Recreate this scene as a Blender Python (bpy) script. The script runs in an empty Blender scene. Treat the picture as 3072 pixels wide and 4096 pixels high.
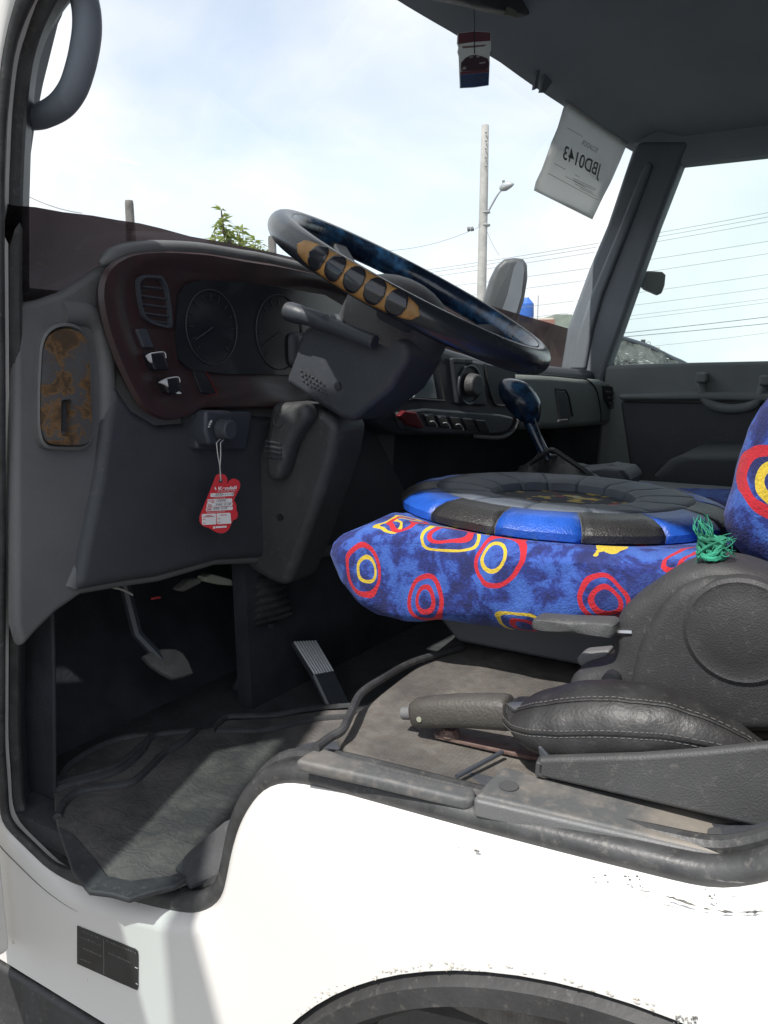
import bpy, bmesh, math, random
from mathutils import Vector, Matrix, noise
R = math.radians
random.seed(7)
sc = bpy.context.scene
COL = sc.collection

# ------------------------------------------------------------------ camera, sky, sun, exposure
FPX, CAM = 3200.0, Vector((-0.55, 0.0, 1.45))
YAW, PITCH = R(31.0), R(-10.6)
cd = bpy.data.cameras.new('camera'); cam = bpy.data.objects.new('camera', cd); COL.objects.link(cam)
cd.sensor_fit = 'VERTICAL'; cd.sensor_height = 36.0; cd.lens = FPX/4096*36; cd.clip_start = 0.02; cd.clip_end = 2000
cf = Vector((math.cos(YAW)*math.cos(PITCH), math.sin(YAW)*math.cos(PITCH), math.sin(PITCH)))
cr = Vector((math.sin(YAW), -math.cos(YAW), 0)); cu = cr.cross(cf)
cam.matrix_world = Matrix(((cr.x, cu.x, -cf.x, CAM.x), (cr.y, cu.y, -cf.y, CAM.y), (cr.z, cu.z, -cf.z, CAM.z), (0, 0, 0, 1)))
sc.camera = cam

SUN_AZ, SUN_EL = R(171.0), R(58.0)      # direction towards the sun: angle from +X in the ground plane, elevation
sun_dir = Vector((math.cos(SUN_AZ)*math.cos(SUN_EL), math.sin(SUN_AZ)*math.cos(SUN_EL), math.sin(SUN_EL)))
sl = bpy.data.lights.new('sun', 'SUN'); sl.energy = 3.6; sl.angle = R(0.9); sl.color = (1, .955, .9)
so = bpy.data.objects.new('sun', sl); COL.objects.link(so)
so.rotation_euler = sun_dir.to_track_quat('Z', 'Y').to_euler()

w = bpy.data.worlds.new('World'); sc.world = w; w.use_nodes = True
nt = w.node_tree; nt.nodes.clear()
def wn(t, **k):
    n = nt.nodes.new(t)
    for a, b in k.items(): setattr(n, a, b)
    return n
sky = wn('ShaderNodeTexSky', sky_type='NISHITA'); sky.sun_disc = False
sky.sun_elevation = SUN_EL; sky.sun_rotation = math.pi/2 - SUN_AZ; sky.altitude = 2500
sky.air_density = 1.2; sky.dust_density = 1.5
tc = wn('ShaderNodeTexCoord'); mp = wn('ShaderNodeMapping'); mp.inputs['Scale'].default_value = (1, 1, 1.6)
mp.inputs['Location'].default_value = (.35, .1, .2)
nz = wn('ShaderNodeTexNoise'); nz.inputs['Scale'].default_value = 2.6; nz.inputs['Detail'].default_value = 7; nz.inputs['Roughness'].default_value = .52; nz.inputs['Distortion'].default_value = .35
rp = wn('ShaderNodeValToRGB'); rp.color_ramp.elements[0].position = .36; rp.color_ramp.elements[1].position = .6
rp.color_ramp.elements[0].color = (.48, .48, .48, 1)
nz2 = wn('ShaderNodeTexNoise'); nz2.inputs['Scale'].default_value = 5.5; nz2.inputs['Detail'].default_value = 5
rp2 = wn('ShaderNodeValToRGB'); rp2.color_ramp.elements[0].color = (9.3, 9.6, 9.9, 1); rp2.color_ramp.elements[1].color = (10.8, 10.8, 10.7, 1)
rp2.color_ramp.elements[0].position = .3; rp2.color_ramp.elements[1].position = .62
mx = wn('ShaderNodeMix', data_type='RGBA')
bg = wn('ShaderNodeBackground'); bg.inputs['Strength'].default_value = .077
wo = wn('ShaderNodeOutputWorld')
L = nt.links.new
L(tc.outputs['Generated'], mp.inputs['Vector']); L(mp.outputs[0], nz.inputs['Vector']); L(mp.outputs[0], nz2.inputs['Vector'])
L(nz.outputs[0], rp.inputs[0]); L(nz2.outputs[0], rp2.inputs[0]); L(rp.outputs[0], mx.inputs[0])
bright = wn('ShaderNodeVectorMath', operation='SCALE'); bright.inputs['Scale'].default_value = 2.3
L(sky.outputs[0], bright.inputs[0]); L(bright.outputs[0], mx.inputs[6]); L(rp2.outputs[0], mx.inputs[7]); L(mx.outputs[2], bg.inputs[0]); L(bg.outputs[0], wo.inputs[0])

sc.view_settings.view_transform = 'Standard'; sc.view_settings.look = 'None'; sc.view_settings.gamma = 1
sc.view_settings.exposure = 0.62
sc.render.engine = 'CYCLES'; sc.cycles.max_bounces = 8; sc.cycles.transparent_max_bounces = 12

# ------------------------------------------------------------------ helpers: measuring
def ray(px, py): return cf + cr*((px-1536)/FPX) - cu*((py-2048)/FPX)
def U(px, py, x=None, y=None, z=None, pl=None):
    "the point of a world plane that is seen at a place of the photograph"
    d = ray(px, py)
    if pl: p, n = pl; return CAM + d*((p-CAM).dot(n)/d.dot(n))
    if x is not None: return CAM + d*((x-CAM.x)/d.x)
    if y is not None: return CAM + d*((y-CAM.y)/d.y)
    return CAM + d*((z-CAM.z)/d.z)
def yw(x, z):
    "the inside face of the bowed, raked windscreen"
    t = (x-.72)/1.0
    return .872 - .092*t*t*(1 if t > 0 else .95) - .4*(z-1.6)
def UW(px, py, off=0.0):
    y = .8
    for i in range(25):
        p = U(px, py, y=y); y = .5*y + .5*(yw(p.x, p.z)-off)
    return U(px, py, y=y)

# ------------------------------------------------------------------ helpers: materials
MATS = {}
def mat(name, col, rough=.5, metal=0, spec=.5, bump=0, bscale=300, var=0, vscale=8, coat=0, col2=None, emit=None, detail=4, vlo=.35, vhi=.65, sheen=0, dust=0):
    if name in MATS: return MATS[name]
    m = bpy.data.materials.new(name); m.use_nodes = True; t = m.node_tree; b = t.nodes['Principled BSDF']
    b.inputs['Base Color'].default_value = (*col, 1); b.inputs['Roughness'].default_value = rough; b.inputs['Metallic'].default_value = metal
    b.inputs['Specular IOR Level'].default_value = spec; b.inputs['Coat Weight'].default_value = coat; b.inputs['Coat Roughness'].default_value = .12
    if sheen: b.inputs['Sheen Weight'].default_value = sheen; b.inputs['Sheen Roughness'].default_value = .4
    tcn = t.nodes.new('ShaderNodeTexCoord')
    if var or col2:
        n = t.nodes.new('ShaderNodeTexNoise'); n.inputs['Scale'].default_value = vscale; n.inputs['Detail'].default_value = detail; n.inputs['Roughness'].default_value = .6
        t.links.new(tcn.outputs['Object'], n.inputs['Vector'])
        r = t.nodes.new('ShaderNodeValToRGB'); r.color_ramp.elements[0].position = vlo; r.color_ramp.elements[1].position = vhi
        c2 = col2 or tuple(min(1, c*(1+var)) for c in col); c1 = col if col2 else tuple(c*(1-var) for c in col)
        r.color_ramp.elements[0].color = (*c1, 1); r.color_ramp.elements[1].color = (*c2, 1)
        t.links.new(n.outputs[0], r.inputs[0]); t.links.new(r.outputs[0], b.inputs['Base Color'])
        if dust:
            nd = t.nodes.new('ShaderNodeTexNoise'); nd.inputs['Scale'].default_value = 90; nd.inputs['Detail'].default_value = 9; nd.inputs['Roughness'].default_value = .75
            t.links.new(tcn.outputs['Object'], nd.inputs['Vector'])
            rd = t.nodes.new('ShaderNodeMapRange'); rd.inputs[1].default_value = .56; rd.inputs[2].default_value = .74; rd.inputs[3].default_value = 0; rd.inputs[4].default_value = dust
            t.links.new(nd.outputs[0], rd.inputs[0]); md_ = t.nodes.new('ShaderNodeMix'); md_.data_type = 'RGBA'
            t.links.new(rd.outputs[0], md_.inputs[0]); t.links.new(r.outputs[0], md_.inputs[6]); md_.inputs[7].default_value = (.23, .215, .19, 1); t.links.new(md_.outputs[2], b.inputs['Base Color'])
        mr = t.nodes.new('ShaderNodeMapRange'); mr.inputs[3].default_value = max(.05, rough-.1); mr.inputs[4].default_value = min(1, rough+.12)
        t.links.new(n.outputs[0], mr.inputs[0]); t.links.new(mr.outputs[0], b.inputs['Roughness'])
    if bump:
        n2 = t.nodes.new('ShaderNodeTexNoise'); n2.inputs['Scale'].default_value = bscale; n2.inputs['Detail'].default_value = 3
        t.links.new(tcn.outputs['Object'], n2.inputs['Vector'])
        bp = t.nodes.new('ShaderNodeBump'); bp.inputs['Strength'].default_value = bump; bp.inputs['Distance'].default_value = .002
        t.links.new(n2.outputs[0], bp.inputs['Height']); t.links.new(bp.outputs[0], b.inputs['Normal'])
    MATS[name] = m
    return m
class N:
    "small node helper for the special materials"
    def __init__(s, name):
        s.m = bpy.data.materials.new(name); s.m.use_nodes = True; s.t = s.m.node_tree; s.b = s.t.nodes['Principled BSDF']
        s.tc = s.t.nodes.new('ShaderNodeTexCoord'); MATS[name] = s.m
    def add(s, typ, ins=None, **k):
        n = s.t.nodes.new(typ)
        for a, b in k.items(): setattr(n, a, b)
        for a, b in (ins or {}).items():
            if isinstance(b, bpy.types.NodeSocket): s.t.links.new(b, n.inputs[a])
            else: n.inputs[a].default_value = b
        return n
    def math(s, op, a, b=None, c=None):
        return s.add('ShaderNodeMath', {i: v for i, v in enumerate((a, b, c)) if v is not None}, operation=op).outputs[0]
    def vec(s, op, a, b=None, out=0):
        return s.add('ShaderNodeVectorMath', {i: v for i, v in enumerate((a, b)) if v is not None}, operation=op).outputs[out]
    def noise(s, sc_, det=4, v=None, rough=.55, dist=0):
        return s.add('ShaderNodeTexNoise', {'Vector': v or s.tc.outputs['Object'], 'Scale': sc_, 'Detail': det, 'Roughness': rough, 'Distortion': dist}).outputs[0]
    def ramp(s, f, stops):
        r = s.add('ShaderNodeValToRGB', {0: f}).color_ramp
        while len(r.elements) < len(stops): r.elements.new(.5)
        for e, (p, c) in zip(r.elements, stops): e.position = p; e.color = (*c, 1) if len(c) == 3 else c
        return s.t.nodes[-1].outputs[0]
    def mix(s, f, a, b):
        n = s.add('ShaderNodeMix', {0: f, 6: a if isinstance(a, bpy.types.NodeSocket) else (*a, 1), 7: b if isinstance(b, bpy.types.NodeSocket) else (*b, 1)}, data_type='RGBA'); return n.outputs[2]
    def bump(s, h, st=.3, dist=.002):
        n = s.add('ShaderNodeBump', {'Height': h, 'Strength': st, 'Distance': dist}); s.t.links.new(n.outputs[0], s.b.inputs['Normal'])
    def set(s, **k):
        for a, v in k.items():
            a = a.replace('_', ' ')
            if isinstance(v, bpy.types.NodeSocket): s.t.links.new(v, s.b.inputs[a])
            else: s.b.inputs[a].default_value = v

# ------------------------------------------------------------------ helpers: objects
def thing(name, label, cat, loc=(0, 0, 0), group=None, kind=None):
    o = bpy.data.objects.new(name, None); COL.objects.link(o); o.location = loc; o.empty_display_size = .05
    o['label'] = label; o['category'] = cat
    if group: o['group'] = group
    if kind: o['kind'] = kind
    return o
def subgroup(name, label, parent):
    o = bpy.data.objects.new(name, None); COL.objects.link(o); o.parent = parent; o['label'] = label; o.empty_display_size = .05
    return o
def base_of(o):
    v = Vector((0, 0, 0))
    while o: v += o.location; o = o.parent
    return v
def obj(name, verts, faces, m, parent=None, smooth=True, bevel=0, seg=3, sub=0, angle=35, label=None, solid=0):
    "links one mesh object; vertices are given in world metres"
    me = bpy.data.meshes.new(name); o = bpy.data.objects.new(name, me); COL.objects.link(o)
    off = base_of(parent) if parent else Vector((0, 0, 0))
    me.from_pydata([tuple(Vector(v)-off) for v in verts], [], faces); me.update()
    bm = bmesh.new(); bm.from_mesh(me); bmesh.ops.recalc_face_normals(bm, faces=bm.faces); bm.to_mesh(me); bm.free()
    if m: me.materials.append(MATS[m] if isinstance(m, str) else m)
    if smooth:
        me.polygons.foreach_set('use_smooth', [True]*len(me.polygons)); me.set_sharp_from_angle(angle=R(angle))
    if parent: o.parent = parent
    if solid:
        md = o.modifiers.new('thickness', 'SOLIDIFY'); md.thickness = solid; md.offset = 0
    if bevel:
        md = o.modifiers.new('bevel', 'BEVEL'); md.width = bevel; md.segments = seg; md.limit_method = 'ANGLE'; md.angle_limit = R(32); md.harden_normals = False
        me.polygons.foreach_set('use_smooth', [True]*len(me.polygons)); me.set_sharp_from_angle(angle=R(180))
        wn_ = o.modifiers.new('normals', 'WEIGHTED_NORMAL'); wn_.keep_sharp = True
    if sub:
        md = o.modifiers.new('sub', 'SUBSURF'); md.levels = md.render_levels = sub
    if label: o['label'] = label
    return o
def tag(o, label, cat, group=None, kind=None):
    o['label'] = label; o['category'] = cat
    if group: o['group'] = group
    if kind: o['kind'] = kind
    return o
def prism_geo(pts, vec):
    n = len(pts); v = [Vector(p) for p in pts]; v += [p+Vector(vec) for p in v]
    return v, [tuple(range(n)), tuple(range(2*n-1, n-1, -1))] + [(i, (i+1) % n, n+(i+1) % n, n+i) for i in range(n)]
def prism(name, pts, vec, m, parent=None, **k):
    v, f = prism_geo(pts, vec); return obj(name, v, f, m, parent, **k)
def pxs(L, **k): return [U(a, b, **k) for a, b in L]
def box_geo(a, b):
    x0, y0, z0 = a; x1, y1, z1 = b
    return prism_geo([(x0, y0, z0), (x1, y0, z0), (x1, y1, z0), (x0, y1, z0)], (0, 0, z1-z0))
def box(name, a, b, m, parent=None, **k):
    v, f = box_geo(a, b); return obj(name, v, f, m, parent, **k)
def join(*geos):
    V, Fc = [], []
    for v, f in geos:
        o = len(V); V += list(v); Fc += [tuple(i+o for i in q) for q in f]
    return V, Fc
def spline(pts, n, closed=False):
    "Catmull-Rom through points"
    P = [Vector(p) for p in pts]; m = len(P); out = []
    segs = m if closed else m-1
    for i in range(n):
        t = i/(n if closed else n-1)*segs; k = min(int(t), segs-1); t -= k
        g = (lambda j: P[j % m]) if closed else (lambda j: P[max(0, min(m-1, j))])
        a, b, c, d = g(k-1), g(k), g(k+1), g(k+2)
        out.append(.5*((2*b)+(c-a)*t+(2*a-5*b+4*c-d)*t*t+(3*b-a-3*c+d)*t**3))
    return out
def resample(pts, n, closed=False):
    P = [Vector(p) for p in pts]
    if closed: P = P+[P[0]]
    L_ = [0]
    for a, b in zip(P, P[1:]): L_.append(L_[-1]+(b-a).length)
    out = []; k = 0; T = L_[-1]
    for i in range(n):
        s = T*i/(n if closed else n-1)
        while k < len(P)-2 and L_[k+1] < s: k += 1
        d = L_[k+1]-L_[k]; out.append(P[k].lerp(P[k+1], (s-L_[k])/d if d > 1e-9 else 0))
    return out
def tube_geo(pts, r, n=10, closed=False, flat=1.0, upv=None, caps=True):
    P = [Vector(p) for p in pts]; m = len(P); V = []; Fc = []
    rr = r if callable(r) else (lambda t: r)
    prev = None
    for i, p in enumerate(P):
        a = P[(i-1) % m] if closed or i else p; b = P[(i+1) % m] if closed or i < m-1 else p
        t = (b-a).normalized()
        if prev is None: s = (Vector(upv) if upv else (Vector((0, 0, 1)) if abs(t.z) < .9 else Vector((1, 0, 0))))
        else: s = prev
        s = (s - t*s.dot(t)).normalized(); prev = s; q = t.cross(s)
        rad = rr(i/max(1, m-1))
        for j in range(n):
            an = 2*math.pi*j/n; V.append(p + s*(math.cos(an)*rad*flat) + q*(math.sin(an)*rad))
    for i in range(m if closed else m-1):
        for j in range(n):
            i2 = (i+1) % m; Fc.append((i*n+j, i*n+(j+1) % n, i2*n+(j+1) % n, i2*n+j))
    if caps and not closed: Fc += [tuple(range(n)), tuple(range((m-1)*n, m*n))]
    return V, Fc
def tube(name, pts, r, m, parent=None, n=10, closed=False, flat=1.0, upv=None, **k):
    v, f = tube_geo(pts, r, n, closed, flat, upv); return obj(name, v, f, m, parent, **k)
def loft_geo(rings, closed=True, cap=True):
    n = len(rings[0]); V = [Vector(p) for r in rings for p in r]; Fc = []
    for i in range(len(rings)-1):
        for j in range(n if closed else n-1): Fc.append((i*n+j, i*n+(j+1) % n, (i+1)*n+(j+1) % n, (i+1)*n+j))
    if cap and closed: Fc += [tuple(range(n)), tuple(range((len(rings)-1)*n, len(rings)*n))]
    return V, Fc
def smooth_loop(P, it):
    for _ in range(it): P = [(P[i-1]+P[i]*2+P[(i+1) % len(P)])/4 for i in range(len(P))]
    return P
def pillow_geo(prof, vec, rnd, n=90, ns=14, noise_amp=0, nscale=8, seed=0, power=2.0, inset='c'):
    "a side profile swept along vec with rounded shoulders"
    P = resample(prof, n, True); c = sum(P, Vector())/n; vec = Vector(vec); D = vec.length; dn = vec.normalized(); rings = []
    if inset == 'n':
        P = smooth_loop(P, 4); T_ = [(P[(i+2) % n]-P[i-2]).normalized() for i in range(n)]; NI = [dn.cross(t_) for t_ in T_]
        ar = sum(((P[i]-c).cross(P[(i+1) % n]-c)).dot(dn) for i in range(n)); NI = smooth_loop([q*(1 if ar > 0 else -1) for q in NI], 6)
    stations = [rnd*(1-math.cos(math.pi/2*i/5)) for i in range(6)] + [rnd+(D-2*rnd)*i/ns for i in range(1, ns)] + [D-rnd*(1-math.cos(math.pi/2*(5-i)/5)) for i in range(6)]
    for s in stations:
        e = max(0, rnd-s, s-(D-rnd))/rnd; ins = rnd*(1-(max(0, 1-e**power))**(1/power))
        ring = []
        for ip, p in enumerate(P):
            d = p-c; l = d.length; q = (p+NI[ip]*ins if inset == 'n' else c + d*max(.05, (l-ins)/l)) + dn*s
            if noise_amp:
                k = noise.noise(q*nscale+Vector((seed, 0, 0))) + .5*noise.noise(q*nscale*2.3+Vector((0, seed, 0)))
                q = q + d/l*(noise_amp*k)
            ring.append(q)
        rings.append(ring)
    return loft_geo(rings)
def pillow(name, prof, vec, rnd, m, parent=None, **k):
    ko = {a: k.pop(a) for a in list(k) if a in ('smooth', 'label', 'angle', 'sub')}
    v, f = pillow_geo(prof, vec, rnd, **k); return obj(name, v, f, m, parent, **ko)
def disc_geo(c, nrm, r, d, n=20, taper=1.0):
    nrm = Vector(nrm).normalized(); a = nrm.orthogonal().normalized(); b = nrm.cross(a); c = Vector(c)
    r1 = [c+a*(r*math.cos(2*math.pi*i/n))+b*(r*math.sin(2*math.pi*i/n)) for i in range(n)]
    r2 = [c+nrm*d+a*(r*taper*math.cos(2*math.pi*i/n))+b*(r*taper*math.sin(2*math.pi*i/n)) for i in range(n)]
    return loft_geo([r1, r2])
def disc(name, c, nrm, r, d, m, parent=None, n=20, taper=1.0, **k):
    v, f = disc_geo(c, nrm, r, d, n, taper); return obj(name, v, f, m, parent, **k)
def text(name, s, A, B, T, m, parent=None, bold=0, depth=.0006, shear=0):
    "lettering fitted between baseline start A, baseline end B and cap-height point T"
    cu_ = bpy.data.curves.new('lettering', 'FONT'); cu_.body = s; cu_.offset = bold; cu_.shear = shear
    to = bpy.data.objects.new('lettering', cu_); COL.objects.link(to); dg = bpy.context.evaluated_depsgraph_get(); dg.update()
    me = to.evaluated_get(dg).to_mesh(); vs = [v.co.copy() for v in me.vertices]; fs = [tuple(p.vertices) for p in me.polygons]
    to.evaluated_get(dg).to_mesh_clear(); bpy.data.objects.remove(to); bpy.data.curves.remove(cu_)
    if not vs: return None
    x0 = min(v.x for v in vs); x1 = max(v.x for v in vs); h = .69
    A, B, T = Vector(A), Vector(B), Vector(T)
    nrm = (B-A).cross(T-A).normalized()
    if nrm.dot(CAM-A) < 0: nrm = -nrm
    V = [A+(B-A)*((v.x-x0)/(x1-x0))+(T-A)*(v.y/h)+nrm*depth for v in vs]
    return obj(name, V, fs, m, parent, smooth=False)

# ------------------------------------------------------------------ materials
mat('plastic_dark', (.052, .057, .067), .5, bump=.25, bscale=900, var=.15, vscale=5, dust=0.25)
mat('plastic_black', (.052, .058, .070), .42, bump=.15, bscale=900)
mat('gloss_black', (.018, .020, .025), .18, spec=.6)
mat('plastic_gray', (.062, .063, .065), .52, bump=.35, bscale=650, var=.18, vscale=6, dust=0.4)
mat('plastic_side', (.135, .137, .139), .5, bump=.3, bscale=700, var=.12, vscale=7, dust=0.35)
mat('rubber', (.045, .046, .047), .42, bump=.15, bscale=260, var=.3, vscale=30, dust=0.5)
mat('rubber_dull', (.042, .044, .048), .7, bump=.3, bscale=120, var=.25, vscale=25, dust=0.4)
mat('roof_cloth', (.32, .36, .39), .85, bump=.5, bscale=500, var=.08, vscale=3)
mat('pillar_trim', (.16, .18, .20), .6, bump=.3, bscale=600, var=.08)
mat('handle_gray', (.20, .225, .265), .55, bump=.2, bscale=500)
mat('arch_film', (.62, .59, .52), .8, var=.2, vscale=60)
mat('door_trim', (.20, .217, .212), .6, bump=.3, bscale=600, var=.1, dust=0.2)
mat('glovebox', (.19, .21, .20), .55, bump=.3, bscale=600, var=.08, dust=0.2)
mat('steel', (.42, .42, .42), .32, metal=1)
mat('chrome_rib', (.62, .63, .64), .3, metal=.6)
mat('pedal_rubber', (.115, .115, .11), .7, bump=.5, bscale=180, var=.2, vscale=40)
mat('plastic_low', (.055, .059, .067), .55, bump=.3, bscale=700, var=.12, dust=0.22)
mat('leather_black', (.024, .0235, .024), .38, bump=.6, bscale=420, var=.2, vscale=20)
mat('leather_boot', (.021, .0205, .021), .46, bump=.22, bscale=330, var=.25, vscale=24, dust=0.15)
mat('grip_vinyl', (.060, .056, .050), .5, bump=.4, bscale=350, var=.15, dust=0.3)
mat('leather_blue', (.016, .085, .42), .34, bump=.45, bscale=380, var=.2, vscale=22)
mat('pad_cloth', (.085, .10, .125), .48, bump=.5, bscale=600, var=.25, vscale=10)
mat('orange_vinyl', (.36, .19, .06), .4, bump=.2, bscale=500, var=.25, vscale=40)
mat('seat_dark', (.045, .048, .052), .8, bump=.4, bscale=400)
mat('plastic_seat', (.036, .036, .038), .55, bump=.35, bscale=650, var=.18, vscale=6, dust=.3)
mat('footwell_black', (.026, .029, .036), .75, bump=.4, bscale=160, var=.3, vscale=14)
mat('gauge_print', (.034, .036, .042), .6)
mat('thread', (.10, .095, .09), .8)
mat('cord_white', (.55, .53, .5), .8)
mat('red_print', (.62, .018, .03), .5, var=.06)
mat('white_print', (.78, .76, .75), .6)
mat('ink', (.05, .05, .06), .6)
mat('ink_gray', (.16, .165, .17), .7)
mat('red_ink', (.5, .05, .06), .6)
mat('sticker_black', (.035, .034, .034), .5, bump=.2, bscale=200, var=.2, vscale=30)
mat('sticker_ink', (.17, .165, .16), .7)
mat('card_white', (.55, .52, .52), .6, var=.1, vscale=30)
mat('card_red', (.26, .10, .12), .6)
mat('card_dark', (.12, .075, .095), .6)
mat('card_blue', (.08, .14, .30), .6, var=.15, vscale=40)
mat('connector', (.30, .31, .24), .6)
mat('green_string', (.025, .22, .135), .9, var=.4, vscale=60)
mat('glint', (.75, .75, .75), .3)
mat('hazard_red', (.13, .012, .016), .4)
mat('concrete', (.42, .41, .39), .9, bump=.4, bscale=12, var=.15, vscale=3)
mat('wood_post', (.16, .15, .14), .9, bump=.6, bscale=30, var=.3, vscale=12)
mat('wire', (.22, .23, .25), .6)
mat('lamp_metal', (.40, .42, .43), .45, metal=.2)
mat('tank_blue', (.03, .13, .48), .4, var=.1)
mat('house_wall', (.55, .52, .46), .85, var=.12, vscale=1.5)
mat('house_green', (.20, .24, .20), .8, var=.2, vscale=2)
mat('house_roof', (.28, .14, .11), .8, var=.2, vscale=3)
mat('window_dark', (.05, .055, .06), .2)
mat('bark', (.10, .075, .05), .9, bump=.6, bscale=40, var=.3)
mat('mirror_shell', (.07, .075, .08), .45, var=.1, vscale=8)
mat('arch_black', (.040, .040, .041), .6, bump=.35, bscale=120, var=.3, vscale=9, dust=0.5)
mat('rust_strip', (.10, .055, .045), .7, col2=(.17, .12, .10), vscale=40, bump=.5, bscale=200)
mat('key_blue_wrap', (.008, .018, .040), .22, col2=(.025, .11, .24), vscale=26, vlo=.5, vhi=.72, spec=.7, bump=.5, bscale=45)
mat('hood_gloss', (.022, .026, .032), .26, var=.15, vscale=10, bump=.1, bscale=60, spec=.6)
mat('vent_black', (.018, .020, .024), .5)
mat('display_glass', (.30, .36, .36), .12, spec=.7)

k = N('white_paint')                         # worn white body enamel with scuffs and brown road film, deepened frontward to paint in shade
n1 = k.noise(3.2, 6); n2 = k.noise(34, 5); n3 = k.noise(160, 3)
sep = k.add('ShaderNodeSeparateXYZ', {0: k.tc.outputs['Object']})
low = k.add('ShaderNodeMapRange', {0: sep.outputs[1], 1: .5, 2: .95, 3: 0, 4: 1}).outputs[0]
dirt_shade = k.math('MULTIPLY', k.ramp(n1, [(.30, (.30, .30, .30)), (.70, (1, 1, 1))]), k.math('ADD', .08, k.math('MULTIPLY', low, .9)))
c = k.mix(dirt_shade, (.76, .75, .725), (.38, .335, .275))
speck = k.math('MULTIPLY', k.math('GREATER_THAN', n2, .735), k.math('GREATER_THAN', n3, .5))
c = k.mix(k.math('MULTIPLY', speck, .7), c, (.30, .27, .23))
k.set(Base_Color=c, Roughness=k.add('ShaderNodeMapRange', {0: n1, 3: .25, 4: .5}).outputs[0], Coat_Weight=.3, Coat_Roughness=.15)
k.bump(n1, .08, .01)

k = N('paint_chip')                          # bare grey primer where the enamel has flaked
n1 = k.noise(120, 4)
k.set(Base_Color=k.ramp(n1, [(.35, (.10, .10, .10)), (.65, (.26, .25, .23))]), Roughness=.8); k.bump(n1, .4)

k = N('deck_floor')                          # dusty vinyl of the seat deck
n1 = k.noise(9, 6, rough=.65); n2 = k.noise(70, 4)
bw = k.add('ShaderNodeTexBrick', {'Vector': k.tc.outputs['Object'], 'Scale': 60.0, 'Mortar Size': .03, 'Color1': (1, 1, 1, 1), 'Color2': (.85, .85, .85, 1), 'Mortar': (.3, .3, .3, 1)})
c = k.mix(k.ramp(n1, [(.40, (0, 0, 0)), (.62, (1, 1, 1))]), (.070, .066, .062), (.165, .153, .135))
c = k.mix(k.ramp(n2, [(.42, (0, 0, 0)), (.70, (.7, .7, .7))]), c, (.09, .075, .065))
k.set(Base_Color=c, Roughness=.85); k.bump(k.math('ADD', k.math('MULTIPLY', bw.outputs[1], -.8), n2), .7, .0022)

k = N('sill_trim')                           # grey plastic tread strip with dust
n1 = k.noise(7, 5, rough=.6); n2 = k.noise(120, 4)
c = k.mix(k.ramp(n1, [(.46, (0, 0, 0)), (.62, (1, 1, 1))]), (.085, .088, .09), (.20, .18, .155))
c = k.mix(k.ramp(n2, [(.5, (0, 0, 0)), (.8, (.5, .5, .5))]), c, (.25, .22, .19))
k.set(Base_Color=c, Roughness=.6); k.bump(n2, .25)

k = N('mat_rubber')                          # trodden floor mat with embossed dashes and dust
n1 = k.noise(8, 6, rough=.65); n2 = k.noise(55, 5)
wv = k.add('ShaderNodeTexWave', {'Vector': k.tc.outputs['Object'], 'Scale': 24.0, 'Distortion': 14.0, 'Detail': 3.0, 'Detail Scale': 2.2})
c = k.mix(k.ramp(n1, [(.42, (0, 0, 0)), (.66, (1, 1, 1))]), (.055, .054, .055), (.14, .132, .126))
c = k.mix(k.ramp(n2, [(.5, (0, 0, 0)), (.78, (.5, .5, .5))]), c, (.15, .135, .12))
k.set(Base_Color=c, Roughness=.75); k.bump(k.math('ADD', k.math('MULTIPLY', wv.outputs[1], .4), n2), .5, .002)

k = N('wood_bezel')                          # glossy reddish brown wood-look plastic
v = k.add('ShaderNodeMapping', {0: k.tc.outputs['Object'], 'Scale': (14, 14, 3)}).outputs[0]
n1 = k.noise(3, 6, v=v, dist=1.2)
c = k.ramp(n1, [(.3, (.034, .023, .025)), (.5, (.042, .021, .022)), (.75, (.058, .024, .024))])
k.set(Base_Color=c, Roughness=.42, Coat_Weight=.15, Coat_Roughness=.25)

k = N('rusty_plate')                         # grey painted metal, flaked to orange rust
n1 = k.noise(30, 6, rough=.65, dist=.4); n2 = k.noise(130, 4)
c = k.ramp(n1, [(.30, (.055, .040, .030)), (.42, (.085, .055, .030)), (.485, (.22, .12, .045)), (.51, (.085, .09, .095)), (.7, (.10, .105, .11))])
c = k.mix(k.ramp(n2, [(.45, (0, 0, 0)), (.75, (.6, .6, .6))]), c, (.13, .07, .03))
k.set(Base_Color=c, Roughness=.6); k.bump(n1, .6, .003)

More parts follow.
